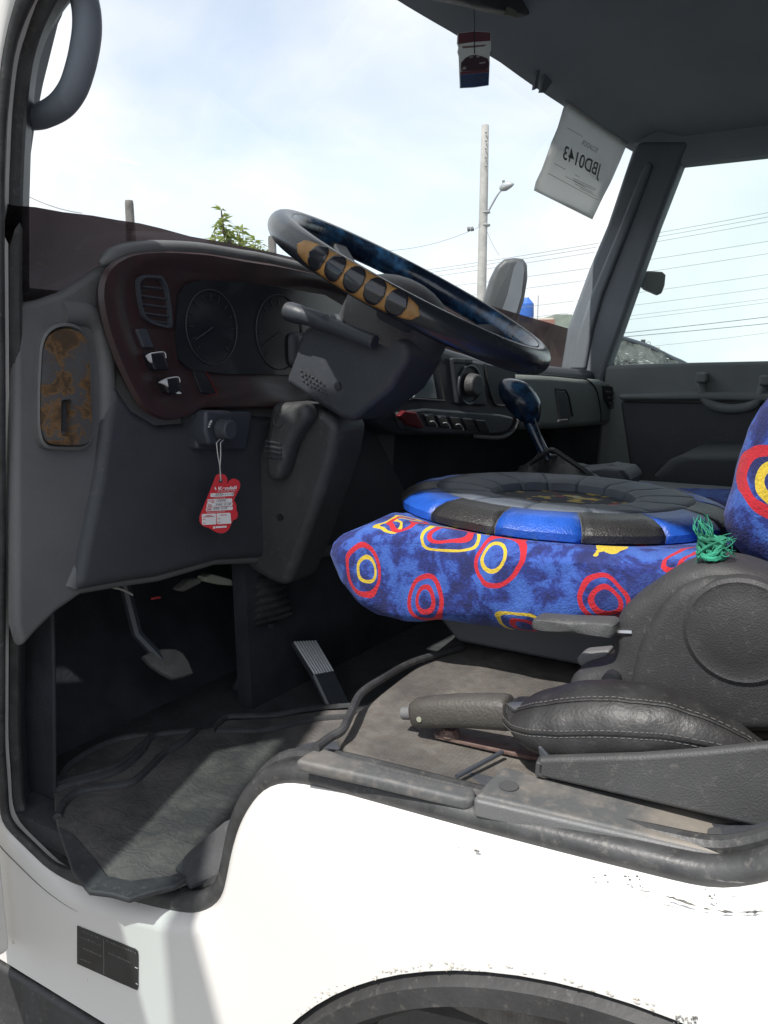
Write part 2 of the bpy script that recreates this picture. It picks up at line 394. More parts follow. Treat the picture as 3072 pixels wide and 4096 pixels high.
def ring_nodes(k, P, rings, wid):
    out = None
    for (cx, cy, rx, ry) in rings:
        d = k.vec('MULTIPLY', k.vec('SUBTRACT', P, (0, cx, cy)), (0, 1/rx, 1/ry))
        l = k.vec('LENGTH', d, out=1)
        g = k.math('LESS_THAN', k.math('ABSOLUTE', k.math('SUBTRACT', l, 1.0)), wid/((rx+ry)/2))
        out = g if out is None else k.math('MAXIMUM', out, g)
    return out
def velour(name, origin, red, yellow, wid):
    k = N(name)
    wob = k.add('ShaderNodeTexNoise', {'Vector': k.tc.outputs['Object'], 'Scale': 11.0, 'Detail': 2.0})
    P = k.vec('ADD', k.tc.outputs['Object'], k.vec('MULTIPLY', k.vec('SUBTRACT', wob.outputs[1], (.5, .5, .5)), (.040, .040, .040)))
    n1 = k.noise(26, 7, rough=.7, dist=.3); n2 = k.noise(420, 2); n3 = k.noise(7, 2)
    c = k.ramp(n1, [(.40, (.010, .016, .10)), (.475, (.016, .034, .22)), (.53, (.034, .095, .40)), (.70, (.055, .15, .52))])
    c = k.mix(k.math('MULTIPLY', k.math('GREATER_THAN', n3, .58), .6), c, (.016, .025, .13))
    sh = lambda L_: [(a-origin.y, b-origin.z, r1, r2) for a, b, r1, r2 in L_]
    c = k.mix(ring_nodes(k, P, sh(yellow), wid*.8), c, (.62, .45, .03))
    c = k.mix(ring_nodes(k, P, sh(red), wid), c, (.52, .012, .022))
    c = k.mix(k.math('MULTIPLY', k.math('SUBTRACT', n2, .35), .8), c, (.012, .016, .05))
    k.set(Base_Color=c, Roughness=.85, Sheen_Weight=.06); k.bump(k.math('ADD', n2, k.math('MULTIPLY', n1, 1.5)), .5, .0025)
    return k.m

def thin_glass(name, tint, dust, refl=1.0, dcol=(.75, .75, .72)):
    m = bpy.data.materials.new(name); m.use_nodes = True; t = m.node_tree; t.nodes.clear(); MATS[name] = m
    a = lambda ty: t.nodes.new(ty)
    tr = a('ShaderNodeBsdfTransparent'); tr.inputs[0].default_value = (*tint, 1)
    gl = a('ShaderNodeBsdfGlossy'); gl.inputs['Roughness'].default_value = .02
    fr = a('ShaderNodeFresnel'); fr.inputs[0].default_value = 1.45
    mu = a('ShaderNodeMath'); mu.operation = 'MULTIPLY'; mu.inputs[1].default_value = refl
    m1 = a('ShaderNodeMixShader'); m2 = a('ShaderNodeMixShader'); df = a('ShaderNodeBsdfTranslucent'); df.inputs[0].default_value = (*dcol, 1)
    no = a('ShaderNodeTexNoise'); no.inputs['Scale'].default_value = 6; no.inputs['Detail'].default_value = 6
    tcn = a('ShaderNodeTexCoord'); mr = a('ShaderNodeMapRange'); mr.inputs[1].default_value = .3; mr.inputs[2].default_value = .75; mr.inputs[3].default_value = dust*.5; mr.inputs[4].default_value = dust*1.6
    o = a('ShaderNodeOutputMaterial'); l = t.links.new
    l(tcn.outputs['Object'], no.inputs['Vector']); l(no.outputs[0], mr.inputs[0]); l(fr.outputs[0], mu.inputs[0])
    l(mu.outputs[0], m1.inputs[0]); l(tr.outputs[0], m1.inputs[1]); l(gl.outputs[0], m1.inputs[2])
    l(mr.outputs[0], m2.inputs[0]); l(m1.outputs[0], m2.inputs[1]); l(df.outputs[0], m2.inputs[2]); l(m2.outputs[0], o.inputs[0])
thin_glass('windscreen_glass', (.95, .97, .965), .004, .10)
thin_glass('side_glass', (.86, .925, .925), .012, .3)
thin_glass('tint_film', (.045, .036, .038), .30, .12, (.07, .052, .054))

m = bpy.data.materials.new('paper'); m.use_nodes = True; MATS['paper'] = m
t = m.node_tree; b = t.nodes['Principled BSDF']; b.inputs['Base Color'].default_value = (.62, .63, .62, 1); b.inputs['Roughness'].default_value = .8
tl = t.nodes.new('ShaderNodeBsdfTranslucent'); tl.inputs[0].default_value = (.78, .80, .79, 1); ms = t.nodes.new('ShaderNodeMixShader'); ms.inputs[0].default_value = .5
t.links.new(b.outputs[0], ms.inputs[1]); t.links.new(tl.outputs[0], ms.inputs[2]); t.links.new(ms.outputs[0], t.nodes['Material Output'].inputs[0])
for nm, c in (('leaf', (.16, .21, .05)), ('leaf_pale', (.28, .32, .12))):
    m = bpy.data.materials.new(nm); m.use_nodes = True; MATS[nm] = m; t = m.node_tree; b = t.nodes['Principled BSDF']
    b.inputs['Base Color'].default_value = (*c, 1); b.inputs['Roughness'].default_value = .5
    tl = t.nodes.new('ShaderNodeBsdfTranslucent'); tl.inputs[0].default_value = (c[0]*1.5, c[1]*1.5, c[2], 1); ms = t.nodes.new('ShaderNodeMixShader'); ms.inputs[0].default_value = .45
    t.links.new(b.outputs[0], ms.inputs[1]); t.links.new(tl.outputs[0], ms.inputs[2]); t.links.new(ms.outputs[0], t.nodes['Material Output'].inputs[0])
k = N('tarpaulin')
n1 = k.noise(2.2, 5, dist=.8)
k.set(Base_Color=k.ramp(n1, [(.35, (.035, .037, .034)), (.65, (.10, .10, .09))]), Roughness=.4); k.bump(k.noise(3.5, 4, dist=1.2), .9, .15)
k = N('dirt_ground')
n1 = k.noise(.6, 6)
k.set(Base_Color=k.ramp(n1, [(.35, (.07, .065, .06)), (.7, (.13, .12, .105))]), Roughness=.95); k.bump(k.noise(20, 5), .5, .03)

# ------------------------------------------------------------------ ground
g = obj('ground', [(-900, -900, 0), (900, -900, 0), (900, 900, 0), (-900, 900, 0)], [(0, 1, 2, 3)], 'dirt_ground', smooth=False); g['kind'] = 'structure'

# ------------------------------------------------------------------ cab shell
cab = thing('truck_cab', 'white truck cab with worn paint and open doorway showing grey interior', 'truck cab', (.8, .3, .45))
DOOR_PX = [(79, 0), (40, 180), (16, 400), (4, 700), (2, 1000), (8, 1500), (12, 2200), (12, 2700), (12, 3000), (24, 3149), (70, 3274), (133, 3368), (227, 3458), (330, 3530),
           (470, 3580), (640, 3622), (729, 3640), (784, 3646), (846, 3627), (893, 3580), (913, 3501), (932, 3392), (956, 3298), (995, 3219), (1050, 3149), (1110, 3122),
           (1175, 3118), (1300, 3141), (1600, 3224), (1887, 3303), (2249, 3397), (2624, 3490), (2873, 3550)]
cont = [U(a, b, x=.004 if i < 10 else .018) for i, (a, b) in enumerate([(a_-34 if i_ < 11 else a_, b_) for i_, (a_, b_) in enumerate(DOOR_PX)])]
for p in cont: p.x = 0
cont += [Vector((0, y, z)) for y, z in ((.025, 1.098), (-.005, 1.125), (-.02, 1.17), (-.025, 1.4), (-.01, 1.7), (.02, 1.88), (.08, 1.955), (.2, 1.985), (.5, 1.985), (.62, 1.96), (.69, 1.90))]
cont = resample(cont, 320, True)
cont = smooth_loop(cont, 3)
def offs(P, d, x):
    n = len(P); out = []
    area = sum(P[i].y*P[(i+1) % n].z-P[(i+1) % n].y*P[i].z for i in range(n)); s = 1 if area > 0 else -1
    for i in range(n):
        t = (P[(i+1) % n]-P[i-1]); nn = Vector((0, t.z, -t.y)).normalized()*s
        out.append(Vector((x, P[i].y+nn.y*d, P[i].z+nn.z*d)))
    return out
def front(p):
    t = min(1, max(0, (p.y-.70)/.09)) if p.z > .9 else min(1, max(0, (p.y-.74)/.09)); return t*t*(3-2*t)
flange = smooth_loop(offs(cont, .020, 0), 2)
AC, AR = (.08, .52), .452
outer = [Vector((0, 1.02, .655)), Vector((0, 1.04, 1.2)), Vector((0, .93, 1.62)), Vector((0, .78, 2.05)), Vector((0, .1, 2.09)), Vector((0, -.6, 2.09)), Vector((0, -.6, .6)), Vector((0, -.365, .6))]
outer += [Vector((0, AC[0]-AR*math.cos(a), AC[1]+AR*math.sin(a))) for a in [R(12)+R(156)*i/40 for i in range(41)]]
outer += [Vector((0, .545, .58)), Vector((0, .60, .588)), Vector((0, .66, .628)), Vector((0, .72, .655))]
bm = bmesh.new()
lo = [bm.verts.new(p) for p in outer]; li = [bm.verts.new(p) for p in flange]
ed = [bm.edges.new((l[i-1], l[i])) for l in (lo, li) for i in range(len(l))]
bmesh.ops.triangle_fill(bm, edges=ed, use_beauty=True, use_dissolve=False)
n = len(li); prev = li
for q in range(1, 7):                        # rounded flange turning into the doorway
    a = math.pi/2*q/6; ring = offs(cont, .020*(1-math.sin(a)), .026*(1-math.cos(a)))
    for p in ring: p.x *= 1-.8*front(p)
    cur = [bm.verts.new(p) for p in ring]
    for i in range(n): bm.faces.new((prev[i-1], prev[i], cur[i], cur[i-1]))
    prev = cur
cur = [bm.verts.new(p.lerp(p2, front(p))) for p, p2 in zip(offs(cont, 0, .06), offs(cont, .01, .03))]
for i in range(n): bm.faces.new((prev[i-1], prev[i], cur[i], cur[i-1]))
for i in range(len(lo)):                      # turned-in rim along the wheel arch and the lower edge
    pass
rim = [bm.verts.new(v.co+Vector((.035, 0, 0))) for v in lo]
for i in range(len(lo)): bm.faces.new((lo[i-1], lo[i], rim[i], rim[i-1]))
bm.verts.index_update()
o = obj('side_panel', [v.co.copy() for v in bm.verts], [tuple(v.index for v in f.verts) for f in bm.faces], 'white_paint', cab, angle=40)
bm.free()
# rubber seal around the doorway: a fat outer bead and a thinner lip
def seal_path(o0, x0, o1, x1):
    "the seal lies flatter along the front pillar than along the sill"
    A, B = offs(cont, o0, x0), offs(cont, o1, x1); return [a.lerp(b_, front(c_)) for a, b_, c_ in zip(A, B, cont)]
fr_ = [front(p) for p in cont]
tube('door_seal', seal_path(-.004, .027, .001, .012), lambda t: .0125-.006*fr_[min(319, round(t*319))], 'rubber', cab, n=12, closed=True)
tube('seal_lip', seal_path(-.013, .047, .014, .04), .0085, 'rubber', cab, n=10, closed=True)
v, f = loft_geo([seal_path(-.014, .052, .02, .052), seal_path(-.016, .075, .04, .075), seal_path(-.010, .09, .06, .09)], True, False)
obj('doorway_trim', v, f, 'plastic_dark', cab)
jl = [p for p in offs(cont, .026, -.0002) if p.z < 1.5 and p.y > .755]
tube('panel_joint', jl, lambda t: .0009*min(1, .15+6*t, .15+6*(1-t)), 'wood_post', cab, n=5)
# paint chips on the body side
def chip(pts, off=.0012):
    P = [U(a, b, x=-off) for a, b in pts]; V, Fc = prism_geo(P, (off*.8, 0, 0)); return V, Fc
def blob(cx, cy, rx, ry, rot, n=11):
    ca, sa = math.cos(rot), math.sin(rot); o_ = []
    for i in range(n):
        a = 2*math.pi*i/n; q = random.uniform(.55, 1.15); X, Y = rx*q*math.cos(a), ry*q*math.sin(a); o_.append((cx+X*ca-Y*sa, cy+X*sa+Y*ca))
    return o_
gs = []
def streak(pts, th, step=6):
    P = []
    for (a, b), (c_, d_) in zip(pts, pts[1:]):
        m_ = max(2, int(math.hypot(c_-a, d_-b)/step)); P += [(a+(c_-a)*q/m_, b+(d_-b)*q/m_) for q in range(m_)]
    n_ = len(P); V = []; tu = td = .5
    for i, (x, y) in enumerate(P):
        tu = min(1, max(.2, tu+random.uniform(-.3, .3))); td = min(1, max(.2, td+random.uniform(-.3, .3))); e_ = min(1, 2.5*i/n_+.15, 2.5*(n_-1-i)/n_+.1)
        V += [U(x, y-th*tu*e_, x=-.0012), U(x, y+th*td*e_, x=-.0012)]
    return V, [(2*i, 2*i+1, 2*i+3, 2*i+2) for i in range(n_-1)]
gs += [streak([(2524, 3552), (2570, 3562), (2620, 3572)], 7), streak([(2628, 3574), (2690, 3592), (2750, 3612), (2800, 3628)], 9), streak([(2806, 3630), (2852, 3638)], 6),
       streak([(2866, 3640), (2890, 3646), (2925, 3650), (2942, 3650)], 15), streak([(2950, 3650), (2975, 3648), (3010, 3648), (3050, 3644), (3072, 3640)], 16), streak([(2830, 3512), (2900, 3526), (2990, 3532)], 4), streak([(2600, 3606), (2720, 3632), (2830, 3655)], 2)]
for _ in range(9): gs.append(chip(blob(random.uniform(2370, 2560), random.uniform(0, 26)+3500+.25*random.uniform(-20, 20), random.uniform(3, 8), random.uniform(2, 5), .2, 7)))
for _ in range(5): gs.append(chip(blob(random.uniform(2780, 2860), random.uniform(3560, 3600), random.uniform(3, 9), random.uniform(2, 5), .2, 7)))
gs += [chip(blob(1905, 3404, 13, 4, .3)), chip(blob(1827, 3378, 3, 2, 0, 6))]
for _ in range(26): gs.append(chip(blob(random.uniform(2690, 2790), random.uniform(4060, 4095), random.uniform(2, 6), random.uniform(1, 3), .2, 7)))
v, f = join(*gs); o = obj('paint_chips', v, f, 'paint_chip', cab, smooth=False)
o['kind'] = 'stuff'
gs = []
for _ in range(110):
    a = random.uniform(R(62), R(150)); rr = AR+random.uniform(.001, .008); p = Vector((-.0012, AC[0]-rr*math.cos(a), AC[1]+rr*math.sin(a)))
    s_ = random.uniform(.0005, .0018); gs.append(prism_geo([p+Vector((0, s_*random.uniform(.6, 1.6)*math.cos(b_), s_*random.uniform(.4, 1)*math.sin(b_))) for b_ in (0, 1, 2, 3, 4, 5)], (.001, 0, 0)))
v, f = join(*gs); o = obj('arch_grime', v, f, 'arch_film', cab, smooth=False); o['kind'] = 'stuff'
# wheel arch: black flare behind the white edge, and the inner liner
arcs = [R(5)+R(170)*i/60 for i in range(61)]
def arc_at(r_, x_): return [Vector((x_, AC[0]-r_*math.cos(a), AC[1]+r_*math.sin(a))) for a in arcs]
v, f = loft_geo([arc_at(AR+.004, .02), arc_at(AR-.012, -.004), arc_at(AR-.03, -.004), arc_at(AR-.045, .02), arc_at(AR-.05, .06)], False); obj('arch_flare', v, f, 'arch_black', cab)
v, f = loft_geo([arc_at(AR-.048, .055), arc_at(AR-.03, .30), arc_at(AR-.2, .36), arc_at(.02, .36)], False); obj('arch_liner', v, f, 'arch_black', cab)
# black step panel under the front corner
prism('step_panel', [(-.004, y, z) for y, z in ((1.06, .648), (.72, .648), (.665, .622), (.61, .58), (.60, .30), (1.06, .30))], (.12, 0, 0), 'arch_black', cab, bevel=.008)
# floor, deck, firewall, rear wall
FZ, DZ = .862, 1.078
prism('floor_pan', [(.03, .40, FZ-.03), (1.70, .40, FZ-.03), (1.70, 1.12, FZ-.03), (.03, 1.12, FZ-.03)], (0, 0, .03), 'rubber_dull', cab)
DK = [(.05, -.36), (.05, .405), (.075, .432), (.11, .445), (.40, .462), (.62, .50), (1.70, .50), (1.70, -.36)]
prism('seat_deck', [(x, y, FZ-.02) for x, y in DK], (0, 0, DZ-FZ+.02), 'deck_floor', cab, bevel=.008)
prism('kick_panel', [(.075, .90, FZ), (.075, 1.08, FZ), (.075, 1.08, 1.30), (.075, .86, 1.30), (.075, .88, 1.05)], (.006, 0, 0), 'footwell_black', cab, bevel=.004)
prism('toe_board', [(.03, 1.00, FZ-.01), (.03, 1.10, 1.02), (.03, 1.10, 1.56), (.03, 1.16, 1.56), (.03, 1.16, FZ-.01)], (1.70, 0, 0), 'footwell_black', cab)
prism('lower_bulkhead', [(.44, .86, FZ), (1.70, .80, FZ), (1.70, .78, 1.34), (1.0, .84, 1.36), (.44, .87, 1.40)], (0, .03, 0), 'footwell_black', cab)
prism('cab_side_wall', [(1.71, .60, .86), (1.71, 1.15, .86), (1.71, 1.15, 1.42), (1.71, .60, 1.42)], (.03, 0, 0), 'footwell_black', cab)
prism('rear_wall', [(.03, -.36, .85), (1.74, -.36, .85), (1.74, -.36, 2.06), (.03, -.36, 2.06)], (0, -.04, 0), 'roof_cloth', cab)
prism('cowl', [(.0, .875, 1.345), (1.76, .80, 1.345), (1.76, 1.2, 1.345), (.0, 1.2, 1.345)], (0, 0, .02), 'plastic_black', cab)
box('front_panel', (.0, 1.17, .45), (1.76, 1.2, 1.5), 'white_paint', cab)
# windscreen with its header, pillar trims and roof lining
def wgrid(x0, x1, z0f, z1f, off, nx=40, nz_=12):
    V = []
    for j in range(nz_+1):
        for i in range(nx+1):
            x = x0+(x1-x0)*i/nx; z = z0f(x)+(z1f(x)-z0f(x))*j/nz_; V.append((x, yw(x, z)-off, z))
    return V, [(j*(nx+1)+i, j*(nx+1)+i+1, (j+1)*(nx+1)+i+1, (j+1)*(nx+1)+i) for j in range(nz_) for i in range(nx)]
HDR = [UW(a, b) for a, b in ((1580, 0), (1820, 140), (2000, 252), (2250, 425), (2525, 606))]
def zh(x):
    "height of the windscreen's top edge"
    P = [(-.1, HDR[0].z-.025)]+[(p.x, p.z) for p in HDR]+[(2.2, HDR[-1].z-.02)]
    for (a, za), (b_, zb) in zip(P, P[1:]):
        if x <= b_: return za+(zb-za)*(x-a)/(b_-a)
    return P[-1][1]
v, f = wgrid(.03, 1.78, lambda x: 1.36, lambda x: zh(x)+.03, 0); ws = obj('windscreen', v, f, 'windscreen_glass', cab)
FILM = [UW(a, b, .004) for a, b in ((30, 815), (55, 822), (140, 828), (250, 848), (370, 862), (470, 880), (560, 893), (640, 912), (760, 945), (900, 970), (1100, 1012), (1300, 1062), (1600, 1130), (1900, 1205), (2267, 1312), (2330, 1330))]
def film_row(fr): return [Vector((p.x, yw(p.x, z)-.004, z)) for p in FILM for z in [1.36+(p.z-1.36)*fr]]
v, f = loft_geo([film_row(q/5) for q in range(6)], False); obj('tint_strip', v, f, 'tint_film', cab, label='dark brown tinted film along the bottom of the windscreen')
NX = 36
rows = []
xs = [.0+1.78*i/NX for i in range(NX+1)]
def roofz(x): return zh(min(max(x, .05), 1.75))+.045-.05*((x-.85)/.9)**4
rows.append([Vector((x, yw(x, zh(x))-.002, zh(x))) for x in xs])
rows.append([Vector((x, yw(x, zh(x))-.03, zh(x)+.006)) for x in xs])
rows.append([Vector((x, yw(x, zh(x))-.09, zh(x)+.028)) for x in xs])
rows.append([Vector((x, yw(x, zh(x))-.15, roofz(x)+.002)) for x in xs])
for q in range(1, 9): rows.append([Vector((x, (yw(x, zh(x))-.15)*(1-q/8)-.36*q/8, roofz(x)+.012*math.sin(q/8*math.pi)*(1-((x-.85)/.9)**2))) for x in xs])
v, f = loft_geo(rows, False); obj('roof_lining', v, f, 'roof_cloth', cab)
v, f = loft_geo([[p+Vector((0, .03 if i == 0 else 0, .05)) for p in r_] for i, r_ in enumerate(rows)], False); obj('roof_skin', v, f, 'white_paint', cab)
# passenger side: windscreen pillar trim, rail over the window, door, glass
FX = 1.70
pil = prism('windscreen_pillar', pxs([(2525, 604), (2560, 560), (2760, 560), (2722, 656), (2628, 900), (2472, 1345), (2430, 1458), (2400, 1560), (2215, 1560), (2239, 1479), (2267, 1310), (2352, 1077), (2426, 900)], x=FX), (.07, 0, 0), 'pillar_trim', cab, bevel=.014)
prism('pillar_ridge', pxs([(2478, 900), (2560, 690), (2588, 640), (2612, 655), (2520, 900), (2410, 1180), (2370, 1320), (2340, 1480), (2275, 1480), (2310, 1330), (2360, 1180)], x=FX-.012), (.03, 0, 0), 'pillar_trim', cab, bevel=.010)
prism('window_rail', pxs([(2500, 560), (2722, 656), (3072, 617), (3400, 585), (3400, 380), (2500, 380)], x=FX+.005), (.06, 0, 0), 'roof_cloth', cab, bevel=.01)
prism('centre_pillar', [(FX+.005, -.06, 1.45), (FX+.005, -.36, 1.45), (FX+.005, -.36, 2.0), (FX+.005, -.06, 2.0)], (.06, 0, 0), 'pillar_trim', cab, bevel=.01)
pdoor = subgroup('passenger_door', 'far passenger door with grey inner trim and clear window', cab)
prism('door_panel', pxs([(2420, 1462), (2700, 1452), (3072, 1444), (3400, 1440)], x=FX) + [Vector((FX, -.06, .9)), Vector((FX, .66, .9))], (.08, 0, 0), 'door_trim', pdoor, bevel=.012)
prism('door_glass', pxs([(2390, 1480), (2740, 600), (3420, 560), (3420, 1480)], x=FX+.04), (.004, 0, 0), 'side_glass', pdoor, smooth=False)
prism('armrest_ledge', pxs([(2470, 1578), (2800, 1568), (3072, 1572), (3300, 1575), (3300, 1612), (3072, 1606), (2800, 1600), (2480, 1600)], x=FX-.03), (.04, 0, 0), 'door_trim', pdoor, bevel=.008)
prism('lower_trim', pxs([(2480, 1606), (3300, 1618), (3300, 2150), (2560, 2150)], x=FX-.012), (.02, 0, 0), 'plastic_low', pdoor, bevel=.008)
hp = spline(pxs([(2802, 1512), (2800, 1540), (2812, 1585), (2845, 1618), (2900, 1632), (2960, 1632), (3010, 1618), (3040, 1580), (3055, 1530)], x=FX-.02), 40)
tube('pull_handle', hp, .012, 'door_trim', pdoor, flat=.8)
for px_ in ((2802, 1508), (3056, 1520)): prism('handle_mount', pxs([(px_[0]-20, px_[1]-18), (px_[0]+20, px_[1]-18), (px_[0]+22, px_[1]+22), (px_[0]-22, px_[1]+22)], x=FX-.045), (.05, 0, 0), 'door_trim', pdoor, bevel=.005)
# near pillar grab handle
gh = spline(pxs([(10, 478), (60, 474), (110, 472), (170, 463), (240, 425), (290, 360), (318, 285), (338, 200), (349, 110), (342, 20), (315, -60), (260, -130), (170, -190), (110, -210)], x=.085), 60)
hg = tube('grab_handle', gh, .0165, 'handle_gray', cab, n=16, flat=.8, upv=(0, 0, 1))
prism('front_pillar_trim', pxs([(90, -60), (200, -60), (172, 0), (110, 260), (76, 440), (60, 560), (54, 800), (56, 1250), (20, 1250), (10, 800), (18, 500), (40, 250), (72, 60)], x=.05), (.05, .04, 0), 'pillar_trim', cab, bevel=.006)
# the open driver's door, swung forward beside the camera
dd = subgroup('driver_door', 'white driver door swung wide open beside the doorway', cab)
DA = R(72); dx_, dy_ = -math.sin(DA), -math.cos(DA); dn_ = Vector((-dy_, dx_, 0))
def dpt(s, z, off=0): return Vector((-.03+dx_*s, .93+dy_*s, z))+dn_*off
WO = [(.10, 1.52), (.78, 1.50), (.78, 1.92), (.26, 1.92)]
def dslab(nm, P, m_, th=.05, bev=.01): prism(nm, [dpt(s, z) for s, z in P], dn_*th, m_, dd, bevel=bev)
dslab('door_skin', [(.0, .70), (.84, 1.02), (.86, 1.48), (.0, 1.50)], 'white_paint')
dslab('door_glass', [(.05, 1.49), (.81, 1.49), (.81, 1.97), (.21, 1.97)], 'side_glass', .004, 0)
dslab('window_frame', [(.0, 1.505), (.12, 1.505), (.27, 1.945), (.66, 1.945), (.70, 1.505), (.86, 1.505), (.86, 2.0), (.19, 2.0)], 'plastic_black', .03)

# ------------------------------------------------------------------ dashboard
dash = thing('dashboard', 'dark plastic dashboard with reddish wood-look instrument surround below the windscreen', 'dashboard', (.8, .9, 1.1))
DY = .845
top_px = [(60, 1222), (110, 1208), (166, 1198), (252, 1168), (331, 1119), (411, 1066), (490, 1022), (663, 1004), (829, 1010), (1100, 1052), (1300, 1100), (1600, 1190), (1760, 1300), (1800, 1500)]
bot_px = [(1700, 2080), (1500, 2200), (1200, 2250), (870, 2262), (640, 2330), (500, 2350), (330, 2380), (230, 2450), (150, 2530), (90, 2600), (62, 2500)]
prism('dash_body', pxs(top_px+bot_px, y=DY), (0, .020, 0), 'plastic_side', dash, bevel=.009, seg=4)
# lower half in front of it, its colour darkened for the shade there
low_px = [(452, 1500), (540, 1640), (640, 1702), (800, 1690), (1010, 1660), (1500, 1700), (1690, 2080), (1200, 2225), (880, 2245), (640, 2312), (505, 2332), (400, 2352), (300, 2372), (345, 2150), (395, 1900), (420, 1700)]
prism('shaded_lower_cover', pxs(low_px, y=DY-.012), (0, .03, 0), 'plastic_low', dash, bevel=.018, seg=5)
# smooth ridge that runs down beside the latch plate
rg = spline(pxs([(230, 1252), (330, 1258), (385, 1310), (405, 1420), (412, 1560), (410, 1750), (395, 1950), (350, 2150), (270, 2350)], y=DY+.008), 50)
tube('side_ridge', rg, lambda t: .020*(1-.3*t), 'plastic_side', dash, n=14, flat=.9)
# wood-look surround of the instruments
bez_px = [(497, 1019), (424, 1066), (398, 1132), (398, 1198), (424, 1318), (464, 1430), (510, 1536), (557, 1623), (597, 1662), (663, 1689), (749, 1676), (796, 1640), (994, 1640), (1200, 1640), (1330, 1560), (1450, 1350), (1450, 1160), (1300, 1098), (1100, 1049), (829, 1006), (663, 999), (560, 1004)]
BY = DY-.034
bz = [U(a, b, y=BY) for a, b in bez_px]
bzs = smooth_loop(resample(bz, 160, True), 3); cc = sum(bzs, Vector())/160
def bez_ring(ins, y):
    return [Vector((p.x+(cc.x-p.x)/(cc-p).length*ins, y, p.z+(cc.z-p.z)/(cc-p).length*ins)) for p in bzs]
rings = [bez_ring(.024, DY+.004), bez_ring(.008, BY+.016), bez_ring(.002, BY+.006), bez_ring(.006, BY), bez_ring(.016, BY-.001), bez_ring(.028, BY+.001), bez_ring(.040, BY+.005), bez_ring(.050, BY+.007)]
v, f = loft_geo(rings, True, False); f.append(tuple(range(7*160, 8*160))); f.append(tuple(range(160)))
bezel = obj('instrument_surround', v, f, 'wood_bezel', dash, label='reddish brown wood-look instrument surround')
# padded hood lip over the top edge
hl = spline([p+Vector((0, .018, .002)) for p in pxs([(440, 1060), (497, 1024), (560, 1006), (663, 997), (829, 1004), (1000, 1030), (1100, 1047), (1300, 1096), (1480, 1160), (1640, 1230)], y=BY)], 60)
tube('hood_lip', hl, lambda t: .011*min(1, .3+t*8), 'plastic_side', dash, n=12)
FYb = BY+.006
# instrument recess: dark hollow with a clear lens
rec_px = [(716, 1180), (740, 1140), (800, 1120), (1000, 1130), (1300, 1180), (1400, 1240), (1330, 1490), (1200, 1500), (900, 1496), (760, 1478), (718, 1440), (705, 1320)]
v, f = loft_geo([pxs(rec_px, y=FYb-.005), [p+Vector((0, .015, 0)) for p in pxs(rec_px, y=FYb)]], True, True)
cl = obj('instrument_cluster', v, f, 'gloss_black', bezel)
for (gx, gy, gr) in ((850, 1310, .052), (1120, 1330, .058)):
    gc = U(gx, gy, y=FYb-.0065)
    gp_ = tube('gauge_ring', [gc+Vector((gr*math.cos(a), 0, gr*math.sin(a))) for a in [2*math.pi*i/48 for i in range(48)]], .0010, 'gauge_print', cl, n=6, closed=True)
    gsx = [prism_geo([gc+Vector((gr*q*math.cos(a)+w_*math.sin(a), 0, gr*q*math.sin(a)-w_*math.cos(a))) for q, w_ in ((.72, -.0006), (.9, -.0006), (.9, .0006), (.72, .0006))], (0, .0008, 0)) for a in [R(-45+270*i/12) for i in range(13)]]
    v, f = join(*gsx); o = obj('gauge_ticks', v, f, 'gauge_print', cl, smooth=False); o['kind'] = 'stuff'
    tube('gauge_needle', [gc+Vector((0, -.001, 0)), gc+Vector((-gr*.7, -.001, -gr*.35))], .0009, 'gauge_print', cl, n=5)
# round air vent by the door
ven_px = [(556, 1120), (580, 1104), (650, 1108), (672, 1150), (684, 1230), (690, 1300), (680, 1308), (620, 1294), (580, 1268), (562, 1200)]
vr = smooth_loop(resample(pxs(ven_px, y=FYb-.006), 60, True), 2); vc = sum(vr, Vector())/60
def vring(s, dy): return [vc+(p-vc)*s+Vector((0, dy, 0)) for p in vr]
v, f = loft_geo([vring(1.06, .006), vring(1.06, 0), vring(.94, 0), vring(.90, .012)], True, False); vent = obj('air_vent', v, f, 'plastic_black', dash)
v, f = loft_geo([vring(.93, .011), vring(.93, .013)]); obj('vent_back', v, f, 'vent_black', vent)
for (ax, ay, bx, by) in ((572, 1142, 652, 1150), (566, 1178, 668, 1192), (568, 1212, 676, 1226), (576, 1248, 680, 1262), (600, 1278, 682, 1290)):
    A_, B_ = U(ax, ay, y=FYb-.003), U(bx, by, y=FYb-.003)
    v, f = prism_geo([A_, B_, B_+Vector((0, .010, -.005)), A_+Vector((0, .010, -.005))], (0, 0, -.0018)); obj('vent_slat', v, f, 'plastic_dark', vent)
# switches
def rocker(px4, m_='gloss_black', y=FYb-.004, d=.016):
    sw = prism('rocker_switch', pxs(px4, y=y), (0, d, 0), m_, dash, bevel=.0035); return sw
prism('switch_blank', pxs([(545, 1316), (590, 1312), (622, 1395), (575, 1392)], y=FYb-.003), (0, .012, 0), 'plastic_black', dash, bevel=.003)
for (px4, gl) in (([(592, 1412), (655, 1408), (682, 1478), (622, 1482)], [(590, 1424), (604, 1413), (610, 1452), (602, 1444)]), ([(650, 1516), (712, 1508), (738, 1572), (676, 1576)], [(640, 1530), (668, 1514), (674, 1548), (664, 1540)])):
    sw = rocker(px4, y=FYb-.012, d=.022)
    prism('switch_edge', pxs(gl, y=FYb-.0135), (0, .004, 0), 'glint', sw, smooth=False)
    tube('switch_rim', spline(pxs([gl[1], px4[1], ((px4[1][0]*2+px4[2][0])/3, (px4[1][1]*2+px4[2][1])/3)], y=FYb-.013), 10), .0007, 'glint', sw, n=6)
prism('switch_mark', pxs([(705, 1572), (718, 1566), (728, 1574), (712, 1576)], y=FYb-.0128), (0, .001, 0), 'glint', dash, smooth=False)
